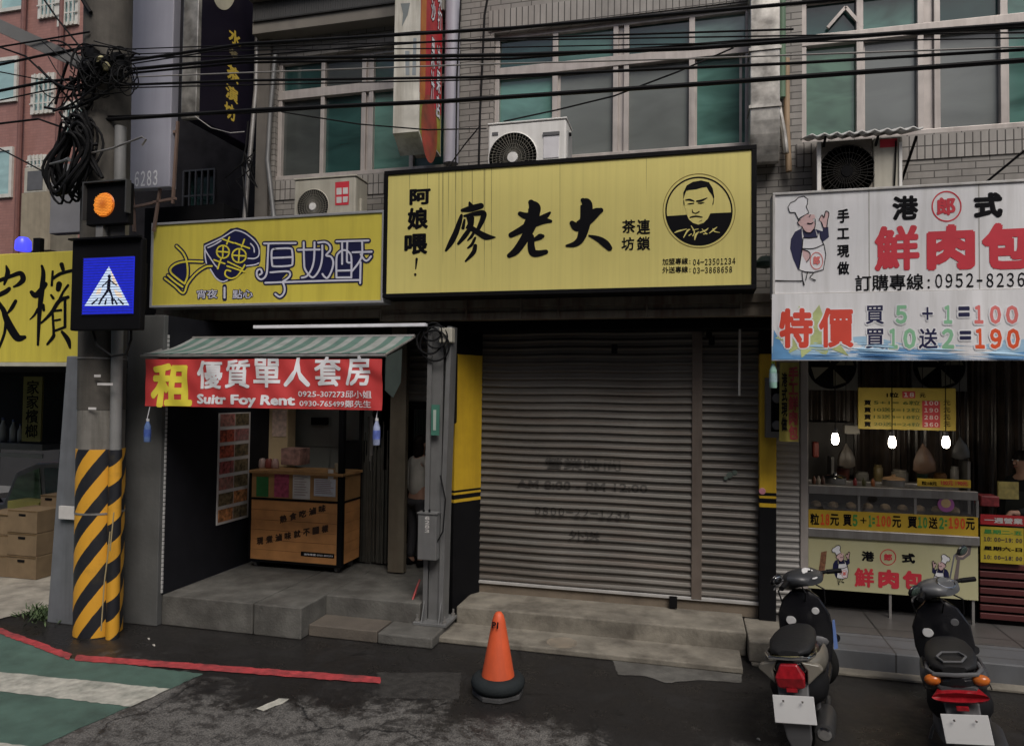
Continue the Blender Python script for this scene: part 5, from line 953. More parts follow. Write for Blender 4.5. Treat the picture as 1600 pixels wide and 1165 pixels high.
# buns and trays in the case and on top
bunm=mat('steamed_bun',(.36,.27,.17),.6,var=.2,scale=12); traym=mat('tray_steel',(.25,.25,.25),.35,.7)
for i in range(9):
    px=1275+i*27; x=P(px,785,Y=8.4).x
    if abs(px-1342)<6 or abs(px-1430)<6: continue
    tag(MB().lathe([(0,0),(.045,0),(.055,.02),(.045,.05),(.015,.066),(0,.06)],(x,8.40,z_c+.002),14).build('bun',bunm,smooth=True),'pale steamed bun in the glass case, one of the row behind the counter glass','bun','buns in the glass case')
for px,l,c in ((1305,'left','left steel steamer tin with bright lid on the glass case'),(1396,'mid','middle steel steamer tin with brown rim on the glass case'),):
    x=P(px,750,Y=8.45).x; t=thing('steamer_tin',c,'steamer',(x,8.45,z_a),group='steamer tins on the bun counter')
    MB().lathe([(.11,0),(.11,.06),(.115,.065)],(x,8.45,z_a),24).build('tin',traym,t,smooth=True); MB().lathe([(.115,.066),(.10,.085),(.02,.10),(.02,.12),(0,.12)],(x,8.45,z_a),24).build('lid',CHROME if l=='left' else mat('bamboo_lid',(.20,.12,.06),.6),t,smooth=True)
for i,px in enumerate((1272,1279,1286,1336,1350,1364)):
    x=P(px,750,Y=8.3).x; tag(MB().lathe([(.02,0),(.022,.05),(.01,.07),(.009,.085),(0,.085)],(x,8.3,z_a+.001),10).build('sauce_bottle',mat('sauce_'+'abcdef'[i],((.10,.04,.02),(.25,.22,.18),(.06,.03,.02),(.14,.02,.02),(.05,.05,.02),(.18,.06,.02))[i],.3),smooth=True),('dark brown','pale','near black','red','olive','orange brown')[i]+' sauce bottle on top of the glass case','bottle','sauce bottles on the glass case')
lb=thing('counter_sign','small yellow sign with red print standing on the glass case','sign',tuple(P(1475,760,Y=8.3))); MB().pbox(1434,747,1517,762,8.28,.02).build('board',mat('yellow_card',(.55,.38,.04),.5),lb); ptext('粒18元',1440,751,1464,758,8.28,INK,lb,bold=.03); ptext('100元 190元',1470,750,1512,759,8.28,REDI,lb,bold=.03)
# menu sign on wires, bulbs, fans
ms=thing('price_sign','yellow hanging price sign with red price blocks over the bun counter','menu board',tuple(P(1418,672,Y=8.5)))
Y=8.5; MB().pbox(1341,605,1494,673,Y,.03).build('board',mat('menu_yellow',(.38,.29,.05),.5,dirt=(.28,.20,.04)),ms,bevel=.004); MB().pbox(1441,626,1469,668,Y-.003,.003).pbox(1410,611,1430,622,Y-.003,.003).build('price_block',mat('menu_red',(.42,.04,.05),.5),ms)
ptext('1粒',1385,613,1404,621,Y,INK,ms,bold=.03); ptext('18',1412,613,1428,620,Y-.003,PAPER,ms,bold=.03); ptext('元',1437,614,1446,621,Y,INK,ms,bold=.02)
for i,(l,r_) in enumerate((('買 5+1= 6粒','100'),('買10送2=12粒','190'),('買15送3=18粒','280'),('買20送4=24粒','360'))):
    y=625+i*11.2; ptext(l[0],1350,y,1361,y+8,Y,INK,ms,bold=.03); ptext(l[1:],1365,y,1438,y+8,Y,mat('menu_green_ink',(.10,.12,.02),.5),ms,bold=.02); ptext(r_,1444,y+1,1466,y+8,Y-.003,PAPER,ms,bold=.02); ptext('元',1474,y,1485,y+8,Y,INK,ms,bold=.02)
for px in (1350,1485): a=P(px,605,Y=8.51); MB().tube([a,(a.x,8.51,3.3)],.004,5).build('wire',CABLE,ms)
BULB=mat('lit_bulb',(.9,.9,.85),.3,emit=(1,.88,.70),es=20)
for px,py,l in ((1305,685,'leftmost of the three lit bulbs over the bun counter'),(1394,690,'middle lit bulb below the yellow price sign'),(1478,690,'rightmost of the three lit bulbs over the bun counter')):
    c=P(px,py,Y=8.15); o=thing('hanging_bulb',l,'light bulb',tuple(c),'bulbs over the bun counter')
    MB().lathe([(0,-.065),(.014,-.063),(.026,-.055),(.034,-.035),(.036,-.012),(.034,.015),(.028,.038),(.022,.055)],c,24).build('bulb',BULB,o,smooth=True); MB().lathe([(.022,.055),(.022,.10),(.008,.115)],c,12).build('socket',GREYP,o); MB().tube([c+Vector((0,0,.11)),(c.x,c.y,3.29)],.005,5).build('cord',CABLE,o)
for px,l in ((1300,'left square exhaust fan under the price banner'),(1468,'right square exhaust fan under the price banner')):
    c=P(px,572,Y=9.2); o=thing('exhaust_fan',l,'fan',tuple(c),'exhaust fans at the back of the bun shop'); s=.29
    MB().box(c.x-s,c.x+s,9.22,9.26,c.z-s,c.z+s).build('plate',mat('dusty_white',(.14,.14,.13),.6),o); MB().lathe([(0,0),(s*.92,-.01),(s*.95,0)],(c.x,9.215,c.z),30,'y').build('ring',BLK,o)
    m=MB()
    for k in range(4):
        q=R(90*k+20); m.add([(c.x+.04*math.cos(q),9.19,c.z+.04*math.sin(q)),(c.x+.24*math.cos(q-.3),9.17,c.z+.24*math.sin(q-.3)),(c.x+.25*math.cos(q+.35),9.2,c.z+.25*math.sin(q+.35))],[(0,1,2)])
    m.build('blades',mat('fan_blade',(.16,.15,.11),.5),o)
tag(MB().box(1.2,1.9,9.3,9.5,1.2,2.2).build('back_shelf',mat('shelf_dark',(.04,.035,.032),.6)),'dark shelf unit at the back left of the bun shop','shelf')
m=MB(); nx_=150
for i in range(nx_+1):
    x=1.1+3.6*i/nx_; y=9.45+.02*math.sin(i*1.9)+.016*math.sin(i*.83+1)+rr.uniform(-.008,.008); m.v+=[Vector((x,y,.2)),Vector((x,y+rr.uniform(-.02,.02),1.7)),Vector((x,y,3.25))]
m.f=[[3*i+j,3*i+3+j,3*i+4+j,3*i+1+j] for i in range(nx_) for j in (0,1)]
tag(m.build('plastic_curtain',mat('brown_plastic_curtain',(.055,.042,.034),.28,var=.5,scale=4,dirt=(.02,.016,.014),streak=True)),'dark rippled plastic curtain across the back of the bun shop','curtain')
rk=thing('storage_rack','dim steel rack behind the bun counter','rack',(2.3,9.1,.2)); MB().box(1.6,3.05,9.0,9.25,1.50,1.53).box(1.6,3.05,9.0,9.25,1.18,1.21).build('shelf_board',STEEL,rk); MB().box(1.6,1.63,9.0,9.25,.2,1.8).build('upright',STEEL,rk); MB().box(3.02,3.05,9.0,9.25,.2,1.8).build('upright',STEEL,rk)
for i,(x,r_,h_,c_,l_) in enumerate(((1.75,.07,.16,(.10,.03,.02),'dark red tub at the left end of the steel rack'),(1.95,.08,.10,(.22,.21,.19),'low steel bowl on the rack behind the bun counter'),(2.13,.05,.19,(.16,.12,.05),'tall ochre jar on the rack'),(2.36,.09,.14,(.24,.22,.19),'wide pale pot in the middle of the rack'),(2.60,.055,.17,(.05,.09,.06),'green canister on the rack'),(2.78,.07,.12,(.20,.10,.04),'orange brown tub on the rack'),(2.93,.045,.2,(.25,.24,.22),'slim white bottle at the right end of the rack'))):
    tag(MB().lathe([(r_*.85,0),(r_,.02),(r_,h_*.8),(r_*.8,h_*.86),(r_*.82,h_),(0,h_)],(x,9.12,1.531),16).build('container',mat('container_'+'abcdefg'[i],c_,.4),smooth=True),l_,'container','containers on the rack')
for i,(px,py,s_,c_,l_) in enumerate(((1322,712,.16,(.10,.085,.07),'dim plastic bag hanging left of the middle bulb'),(1442,716,.19,(.12,.07,.045),'brown paper bag hanging right of the middle bulb'),(1500,700,.14,(.07,.07,.07),'grey plastic bag hanging at the right of the bun shop'))):
    c=P(px,py,Y=8.9); bg=thing('hanging_bag',l_,'bag',tuple(c),'bags hung behind the bun counter'); MB().loft([[c+Vector((s_*k*math.cos(2*math.pi*j/10)*(1+.15*math.sin(j*2.1+i)),.5*s_*k*math.sin(2*math.pi*j/10),z*s_)) for j in range(10)] for z,k in ((-.9,.3),(-.7,.62),(-.2,.6),(.3,.42),(.7,.14),(.9,.05))]).build('bag',mat('bag_'+'abc'[i],c_,.4,var=.3,scale=12),bg,smooth=True); MB().tube([c+Vector((0,0,s_*.85)),(c.x,c.y,3.25)],.004,5).build('string',CABLE,bg)
tag(MB().pbox(1320,664,1343,678,8.6,.1).build('shelf_box',mat('grey_box_plastic',(.16,.15,.13),.5)),'grey box beside the yellow price sign','box'); tag(MB().pbox(1270,690,1280,715,8.8,.1).build('red_bottle',mat('dull_red',(.18,.03,.02),.5),bevel=.02),'dull red canister hanging at the left of the bun shop','canister')
# far right: red slatted gate, opening hours board, ticket box
rg=thing('red_gate','dark red horizontal slat gate beside the bun counter','gate',(3.4,8.25,.2)); Yg=8.25
xg=P(1531,900,Y=Yg).x
for i in range(9): z=.26+i*.085; MB().box(xg,4.4,Yg,Yg+.03,z,z+.06).build('slat',mat('dark_red_slat',(.085,.02,.02),.45,.1,dirt=(.04,.015,.015)) if i==0 else bpy.data.materials['dark_red_slat'],rg,bevel=.006)
MB().box(xg,4.4,Yg+.06,Yg+.09,.2,1.15).build('backing',DARK,rg)
oh=thing('hours_board','red topped yellow opening hours board right of the bun counter','notice board',tuple(P(1563,882,Y=8.2)))
MB().pbox(1532,822,1600,882,8.2,.02).build('board',mat('hours_yellow',(.44,.34,.03),.5),oh); MB().pbox(1532,803,1600,822,8.2,.02).build('header',mat('hours_red',(.40,.02,.025),.5),oh)
ptext('一週營業',1538,807,1598,819,8.2,PAPER,oh,bold=.03)
for t_,y,m_ in (('星期二-五',826,GRNI),('10:00-19:00',838,NAVY),('星期六-日',852,INK),('10:00-18:00',866,NAVY)): ptext(t_,1537,y,1597,y+10,8.2,m_,oh,bold=.03)
tag(MB().pbox(1533,774,1562,792,8.3,.2).build('red_box',mat('red_plastic_box',(.22,.035,.04),.4,var=.4,scale=20),bevel=.01),'red plastic box on the shelf above the hours board','box'); tag(MB().pbox(1560,752,1592,780,8.5,.03).build('notice',mat('yellow_notice',(.25,.21,.07),.6,var=.4,scale=15)),'dim yellow notice behind the red box','notice')
tag(MB().box(xg,4.4,8.3,8.75,1.17,1.22).build('side_table',DARK2),'dark narrow shelf behind the hours board','shelf')
# ---------------------------------------------------------------- striped utility pole with crossing light
def stripemat():
    m=bpy.data.materials.new('hazard_stripes'); m.use_nodes=True; N=m.node_tree.nodes; L=m.node_tree.links; b=N['Principled BSDF']; b.inputs['Roughness'].default_value=.5
    g=N.new('ShaderNodeNewGeometry'); sp=N.new('ShaderNodeSeparateXYZ'); L.new(g.outputs['Position'],sp.inputs[0])
    # helix: angle round the pole axis, slightly curved like the wrapped sheet in the street
    ax=mathn(N,L,'ADD',mathn(N,L,'ADD',sp.outputs[0],5.91),mathn(N,L,'MULTIPLY',sp.outputs[2],.015)); ay=mathn(N,L,'SUBTRACT',sp.outputs[1],6.05)
    ang=mathn(N,L,'ARCTAN2',ax,mathn(N,L,'MULTIPLY',ay,-1))
    ph=mathn(N,L,'DIVIDE',mathn(N,L,'SUBTRACT',sp.outputs[2],mathn(N,L,'MULTIPLY',ang,.30)),.385)
    no=N.new('ShaderNodeTexNoise'); no.inputs['Scale'].default_value=9; no.inputs['Detail'].default_value=6; L.new(g.outputs['Position'],no.inputs['Vector'])
    ph=mathn(N,L,'ADD',ph,mathn(N,L,'MULTIPLY',no.outputs[0],.05)); fr=mathn(N,L,'FRACT',mathn(N,L,'ADD',ph,10.32)); st=mathn(N,L,'GREATER_THAN',fr,.5)
    mi=N.new('ShaderNodeMix'); mi.data_type='RGBA'; L.new(st,mi.inputs['Factor']); mi.inputs['A'].default_value=(.014,.015,.02,1); mi.inputs['B'].default_value=(.66,.33,.03,1)
    r=N.new('ShaderNodeMapRange'); r.inputs[1].default_value=.55; r.inputs[2].default_value=.75; r.inputs[4].default_value=.35; n2=N.new('ShaderNodeTexNoise'); n2.inputs['Scale'].default_value=5; n2.inputs['Detail'].default_value=9; n2.inputs['Roughness'].default_value=.7; L.new(g.outputs['Position'],n2.inputs['Vector']); L.new(n2.outputs[0],r.inputs[0])
    m2=N.new('ShaderNodeMix'); m2.data_type='RGBA'; L.new(r.outputs[0],m2.inputs['Factor']); L.new(mi.outputs['Result'],m2.inputs['A']); m2.inputs['B'].default_value=(.10,.075,.03,1); L.new(m2.outputs['Result'],b.inputs['Base Color'])
    return m
HAZ=stripemat()
up=thing('utility_pole','thick concrete utility pole wrapped in black and yellow stripes','utility pole',(-5.92,6.02,0))
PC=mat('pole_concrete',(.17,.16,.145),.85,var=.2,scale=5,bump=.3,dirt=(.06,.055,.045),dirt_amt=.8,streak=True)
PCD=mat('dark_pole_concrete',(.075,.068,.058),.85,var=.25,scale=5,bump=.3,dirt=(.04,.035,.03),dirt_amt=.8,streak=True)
cx=lambda z:-5.91-.015*z; cy=6.05
def rad(z): return .218+.001*z
def ring(z,dr=0): return [(cx(z)+(rad(z)+dr)*math.cos(2*math.pi*j/28),cy+(rad(z)+dr)*math.sin(2*math.pi*j/28),z) for j in range(28)]
z1=P(150,640,Y=5.85).z; zs1=P(150,703,Y=5.83).z
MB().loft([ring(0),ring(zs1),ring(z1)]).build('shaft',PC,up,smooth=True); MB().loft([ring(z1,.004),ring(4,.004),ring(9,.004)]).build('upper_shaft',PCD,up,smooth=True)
MB().loft([ring(.01,.008),ring(zs1/2,.008),ring(zs1,.008)]).build('stripe_wrap',HAZ,up,smooth=True)
def cpt(z,off=.275): return (cx(z)+off,5.95,z)
MB().tube([cpt(0),cpt(1.0),cpt(zs1)],.062,14).build('striped_conduit',HAZ,up,smooth=True)
MB().tube([cpt(zs1),cpt(3.0),cpt(5.2)],.055,14).build('conduit',mat('grey_conduit',(.20,.20,.20),.6,dirt=(.10,.10,.09),streak=True),up,smooth=True)
MB().tube([P(172,830,Y=5.80),P(168,870,Y=5.80),P(163,910,Y=5.79),P(158,985,Y=5.78)],.006,6).tube([P(178,800,Y=5.8),P(172,860,Y=5.8)],.006,6).build('loose_wire',mat('pale_wire',(.35,.28,.15),.5),up)
for py,dz in ((806,.02),(560,.015),(470,.02)):
    z=P(150,py,Y=5.83).z; MB().loft([ring(z,.012),ring(z+dz,.012)]).build('steel_band',STEEL,up,smooth=True)
for px0,px1,py in ((147,157,587),(152,176,600),(138,150,638)): MB().pbox(px0,py-2,px1,py+2,5.815,.004).build('paper_scrap',PAPER,up)
aA=P(-90,0,Y=5.95); aB=P(146,108,Y=5.85); MB().bar(aA,aB,.12,.13).build('cross_arm',mat('arm_grey',(.20,.195,.185),.5,.2,dirt=(.10,.095,.09)),up)
# amber flasher and crossing display
cl=thing('crossing_light','black crossing display with blue lit panel, walking figure and round amber lamp','traffic light',tuple(P(165,517,Y=5.6)))
Yl=5.60
bm_=BLK
a=P(113,376,Y=Yl); b=P(218,515,Y=Yl); MB().box(a.x,b.x,Yl,Yl+.07,b.z,a.z).box(a.x+.15,b.x-.15,Yl+.07,Yl+.25,b.z+.2,a.z-.2).build('display_case',BLK,cl,bevel=.012)
a2=P(131,404,Y=Yl-.004); b2=P(208,490,Y=Yl-.004); MB().box(a2.x,b2.x,Yl-.006,Yl-.001,b2.z,a2.z).build('lit_panel',mat('blue_led',(.02,.02,.3),.4,emit=(.012,.03,.85),es=.34,var=.3,scale=30),cl)
f=MB()
for i in range(22): z=b2.z+(a2.z-b2.z)*i/21; f.box(a2.x,b2.x,Yl-.0165,Yl-.0155,z-.0028,z+.0028)
f.build('louvre',mat('led_gap',(.02,.02,.12),.5),cl)
hood=MB().box(a.x-.0,b.x+.0,Yl-.05,Yl-.001,a.z-.006,a.z+.012); hood.build('visor',BLK,cl)
Al=Art(crop(110,280,4.66,Yl))
WL=mat('white_led',(.6,.7,.8),.4,emit=(.62,.78,1),es=.42); CR=mat('cream_led',(.7,.6,.5),.4,emit=(1,.80,.58),es=.42)
Al.polys([[(286,636),(435,922),(110,922)]],WL,cl,.010,'triangle'); Al.polys([[(300,662),(318,700),(360,790),(330,770),(312,740)],[(205,800),(235,790),(225,835),(190,840)],[(320,800),(375,830),(390,870),(340,850)]],CR,cl,.0104,'triangle_tint')
Al.polys([circ(290,708,13,16)],INK,cl,.0112,'walking_figure'); Al.strokes([[(290,725,18),(286,770,26),(284,800,22)],[(286,735,10),(262,760,9),(240,780,8)],[(294,735,10),(318,755,9),(342,772,8)],[(284,800,20),(262,835,16),(225,885,13)],[(288,800,20),(305,840,14),(318,885,13)]],INK,cl,.0114,'walking_figure')
Al.strokes([[(x0,908,14),((x0*2+286)/3,872,8)] for x0 in (165,215,260,315,345,390)],INK,cl,.0114,'zebra_bars',None,False)
a=P(136,288,Y=Yl); b=P(199,349,Y=Yl); MB().box(a.x,b.x,Yl,Yl+.08,b.z,a.z).build('lamp_case',BLK,cl,bevel=.012)
MB().box(a.x-.015,a.x,Yl-.04,Yl+.02,b.z+.05,a.z).box(a.x-.015,b.x+.015,Yl-.04,Yl+.02,a.z,a.z+.012).box(b.x,b.x+.015,Yl-.04,Yl+.02,b.z+.1,a.z).build('lamp_visor',mat('worn_black',(.05,.05,.05),.5),cl)
c=P(163,320,Y=Yl); MB().lathe([(0,-.02),(.08,-.016),(.112,-.006),(.120,0)],c,32,'y').build('amber_lens',mat('amber_lens',(.35,.10,.02),.3,emit=(1,.22,.01),es=.16),cl,smooth=True)
m=MB()
for i in range(-7,8):
    for j in range(-7,8):
        x,z=(i+(.5 if j%2 else 0))*.0155,j*.0145
        if math.hypot(x,z)<.112: m.lathe([(0,-.003),(.0055,-.001),(.006,0)],(c.x+x,c.y-.017+.10*(x*x+z*z)**.5*.16,c.z+z),6,'y')
m.build('amber_led',mat('amber_led',(.8,.35,.05),.3,emit=(1,.32,.03),es=.45),cl)
MB().pbox(150,348,160,378,Yl+.02,.06).pbox(160,352,195,370,Yl+.1,.05).build('bracket',STEEL,cl)
MB().tube([P(145,516,Y=5.72),P(152,540,Y=5.70),P(175,556,Y=5.70),P(197,553,Y=5.72),P(205,530,Y=5.74),P(205,512,Y=5.74)],.012,8).build('feed_cable',CABLE,cl,smooth=True)
# bundled cable coil and hook on the pole
m=MB(); rr=random.Random(11); c0=P(112,245,Y=5.72)
for k in range(15):
    n_=22; R1=.34+rr.uniform(-.05,.10); R2=.15+rr.uniform(-.04,.06); o=Vector((rr.uniform(-.07,.06),rr.uniform(-.10,.10),rr.uniform(-.10,.10))); tl=R(-14+rr.uniform(-16,16))
    pts=[]
    for i in range(n_+1):
        q=2*math.pi*i/n_; x,z=R2*math.cos(q),R1*math.sin(q); pts.append(c0+o+Vector((x*math.cos(tl)-z*math.sin(tl),.03*math.sin(3*q),x*math.sin(tl)+z*math.cos(tl))))
    m.tube(pts,.010+rr.random()*.010,7)
for k in range(9):
    a=P(100+rr.uniform(0,30),190+rr.uniform(-10,20),Y=5.7); b=P(135+rr.uniform(0,28),185+rr.uniform(0,95),Y=5.78); c=(a+b)/2+Vector((0,-.02,.15+rr.uniform(-.2,.1))); m.tube([a,(a+c)/2+Vector((0,0,.05)),c,(c+b)/2+Vector((0,0,-.03)),b],.02,7)
tag(m.build('cable_coil',CABLE,smooth=True),'big bundle of looped black cables tied to the utility pole','cable coil')
tag(MB().tube([P(140,240,Y=5.74),P(175,232,Y=5.72),P(222,214,Y=5.72),P(228,218,Y=5.71),P(222,227,Y=5.71)],.010,8).build('steel_hook',STEEL,smooth=True),'thin steel hook sticking out right of the utility pole','hook')
tag(MB().tube([P(77,257,Y=5.62),P(98,252,Y=5.6),P(108,249,Y=5.6)],[.012,.014,.024],8).build('cable_clamp',GALV,smooth=True),'grey metal clamp on the black cable bundle','clamp')
cone_ins=MB(); cone_ins.lathe([(.02,-.04),(.045,-.02),(.03,0),(.05,.02),(.025,.05)],P(158,96,Y=5.78),12).lathe([(.02,-.04),(.04,0),(.02,.04)],P(166,104,Y=5.76),12); tag(cone_ins.build('insulator',mat('yellowed_porcelain',(.42,.38,.22),.4),smooth=True),'yellowed porcelain insulators on the utility pole','insulator')
# overhead cables (picture lines laid on the plane of the pole row)
def cable(pts,r,label,Y=5.9,m=CABLE,n=6,sag=0):
    r*=.92
    w_=[P(x,y,Y=Y) if len(q)==0 else P(x,y,Y=q[0]) for x,y,*q in pts]
    out=[]
    for i in range(len(w_)-1):
        for k in range(8): t=k/8; out.append(w_[i].lerp(w_[i+1],t)+Vector((0,0,-sag*4*t*(1-t))))
    out.append(w_[-1]); o=MB().tube(out,r,n).build('overhead_cable',m,None,smooth=True); return tag(o,label,'cable','overhead cables along the street')
cable([(118,190),(400,172),(700,158),(1100,131),(1700,87)],.021,'thickest low black cable crossing in front of all the upper windows')
cable([(168,182),(400,176),(640,160)],.010,'thin cable lashed under the thickest low cable near the black sign')
cable([(168,100),(380,69),(800,44),(1170,12),(1350,-4)],.016,'thick black cable rising to the top edge above the right window')
cable([(168,106),(380,73),(740,64),(1240,56),(1700,50)],.007,'thin cable just below the rising thick cable')
cable([(168,90),(380,88),(580,72),(700,64),(800,60),(1240,46)],.009,'thin cable dipping towards the mango sign head')
cable([(168,112),(380,92),(800,86),(1080,76),(1700,30)],.018,'thick upper black cable crossing the transom of the right window')
cable([(168,118),(380,98),(800,92),(1160,64),(1700,38)],.012,'cable close under the thick upper cable',5.95)
cable([(168,122),(380,114),(740,101),(1080,92),(1700,70)],.007,'pale grey thin cable across the centre window',5.88,mat('pale_cable',(.22,.21,.20),.6))
cable([(168,134),(380,126),(740,121),(1240,99),(1700,72)],.013,'black cable midway over the centre window panes')
cable([(168,138),(380,133),(740,125),(960,112)],.007,'thin cable running beside the midway black cable')
cable([(168,78),(400,70),(650,50),(760,46)],.006,'thin upper cable ending near the mango sign')
cable([(168,86),(420,78),(700,76),(1000,70),(1700,58)],.006,'thin level cable over the centre window head')
cable([(440,175),(560,194),(668,203),(760,201,6.9)],.007,'thin sagging cable below the mango sign')
cable([(787,190,7.2),(870,172,7.1),(960,150,7),(1060,112,6.9),(1146,75,7.1)],.009,'slanting drop cable across the centre window')
cable([(1700,190,6.6),(1600,236,6.7),(1537,288,6.9)],.012,'dark stay wire at the right edge above the white sign')
cable([(765,-20,7.3),(757,24,7.3),(750,180,7.3),(748,262,7.25)],.014,'vertical black cable left of the centre window',7.3)
cable([(750,197,7.2),(726,226,7.2),(700,262,7.1)],.008,'slanting cable from the vertical cable to the centre sign')
cable([(388,190,7.3),(384,230,7.3),(378,260,7.3),(386,340,7.2)],.012,'tangled drop cable beside the black blade sign')
cable([(720,0,7.3),(714,120,7.3),(712,262,7.2)],.010,'black cable beside the pale lavender pipe',7.3)
cable([(302,180,6.5),(330,200,6.5),(360,208,6.5),(382,206,6.6)],.006,'thin pale cable drooping under the black blade sign',6.5,STEEL)
for i,(p,r,l) in enumerate(((( (-40,80),(70,62),(140,50) ),.010,'upper black cable from the left edge to the pole'),(((-40,110),(60,88),(145,72)),.014,'second black cable from the left edge to the pole'),(((-40,150),(70,128),(150,120)),.016,'thick black cable from the left edge meeting the pole tangle'),(((-40,165),(80,140),(150,128)),.008,'thin cable below the thick left cable'),(((-40,105),(60,124),(150,128)),.007,'thin cable crossing the left cables downwards'),(((-40,60),(40,88),(95,140),(130,180)),.011,'cable falling steeply from the left edge towards the coil'),(((-40,198),(60,186),(100,200)),.012,'low black cable from the left edge to the coil'),(((-40,212),(30,248),(75,272)),.009,'lowest slanting cable across the pink brick wall'),(((55,-20),(90,30),(140,92)),.010,'cable rising over the top edge left of the pole'),(((118,-20),(135,10),(142,20)),.022,'thick cable bend at the top of the pole'))):
    cable(p,r,l,5.8)
m=MB(); rr=random.Random(23)
for k in range(46):
    a=P(rr.uniform(60,150),rr.uniform(60,180),Y=rr.uniform(5.65,5.9)); b=P(rr.uniform(100,220),rr.uniform(75,150),Y=rr.uniform(5.7,5.85)); q=(a+b)/2+Vector((rr.uniform(-.1,.1),rr.uniform(-.05,.05),rr.uniform(-.35,.15)))
    pts=[a.lerp(q,t/8).lerp(q.lerp(b,t/8),t/8) for t in range(9)]; m.tube(pts,rr.choice((.006,.008,.010,.014)),5)
for k in range(18):
    c=P(rr.uniform(120,215),rr.uniform(85,130),Y=5.74); m.torus(c,rr.uniform(.05,.14),.006,18,5,Matrix.Rotation(R(rr.uniform(60,120)),3,'X')@Matrix.Rotation(R(rr.uniform(0,180)),3,'Y'))
for k in range(10):
    c=P(rr.uniform(128,190),rr.uniform(80,116),Y=5.76); m.box(c.x-.05,c.x+.05,c.y,c.y+.08,c.z-.04,c.z+.04)
tag(m.build('cable_tangle',CABLE,smooth=True),'tangle of black wires and joints around the utility pole','cables')
m=MB(); 
for k in range(9):
    a=P(392+rr.uniform(-14,10),236+rr.uniform(-6,26),Y=7.3); b=P(380+rr.uniform(-25,25),262+rr.uniform(-20,40),Y=7.3); q=(a+b)/2+Vector((rr.uniform(-.2,.1),-.05,rr.uniform(-.1,.1))); m.tube([a,q,b],.008,5)
tag(m.build('cable_tangle',CABLE,smooth=True),'small tangle of wires left of the left window','cables')

# ---------------------------------------------------------------- traffic cone in a tyre ring
tc=thing('traffic_cone','orange traffic cone standing in a black tyre ring','traffic cone',(-1.555,5.74,0))
ORG=mat('cone_orange',(.62,.095,.03),.55,var=.1,dirt=(.30,.06,.03),dirt_amt=.5,streak=True); c=(-1.555,5.74,0)
MB().lathe([(.160,.05),(.148,.10),(.054,.61),(.04,.655),(.022,.678),(0,.682)],c,32).build('cone_body',ORG,tc,smooth=True)
m=MB().torus((c[0],c[1],.105),.165,.062,36,12); m.build('rubber_ring',mat('old_tyre',(.022,.026,.028),.75,bump=.3),tc,smooth=True)
s=.215; MB().xf(Matrix.Identity(4)).loft([[(c[0]+s*math.cos(R(q)),c[1]+s*math.sin(R(q)),z) for q in (20,70,110,160,200,250,290,340)] for z in (.006,.045)]).build('base_plate',mat('grey_rubber',(.05,.05,.052),.8),tc,bevel=.006)
put_text('P1',P(770,980,Y=5.665),(.055,0,0),(0,.010,.05),INK,tc,bold=.05,off=(-.005,-.012,0))
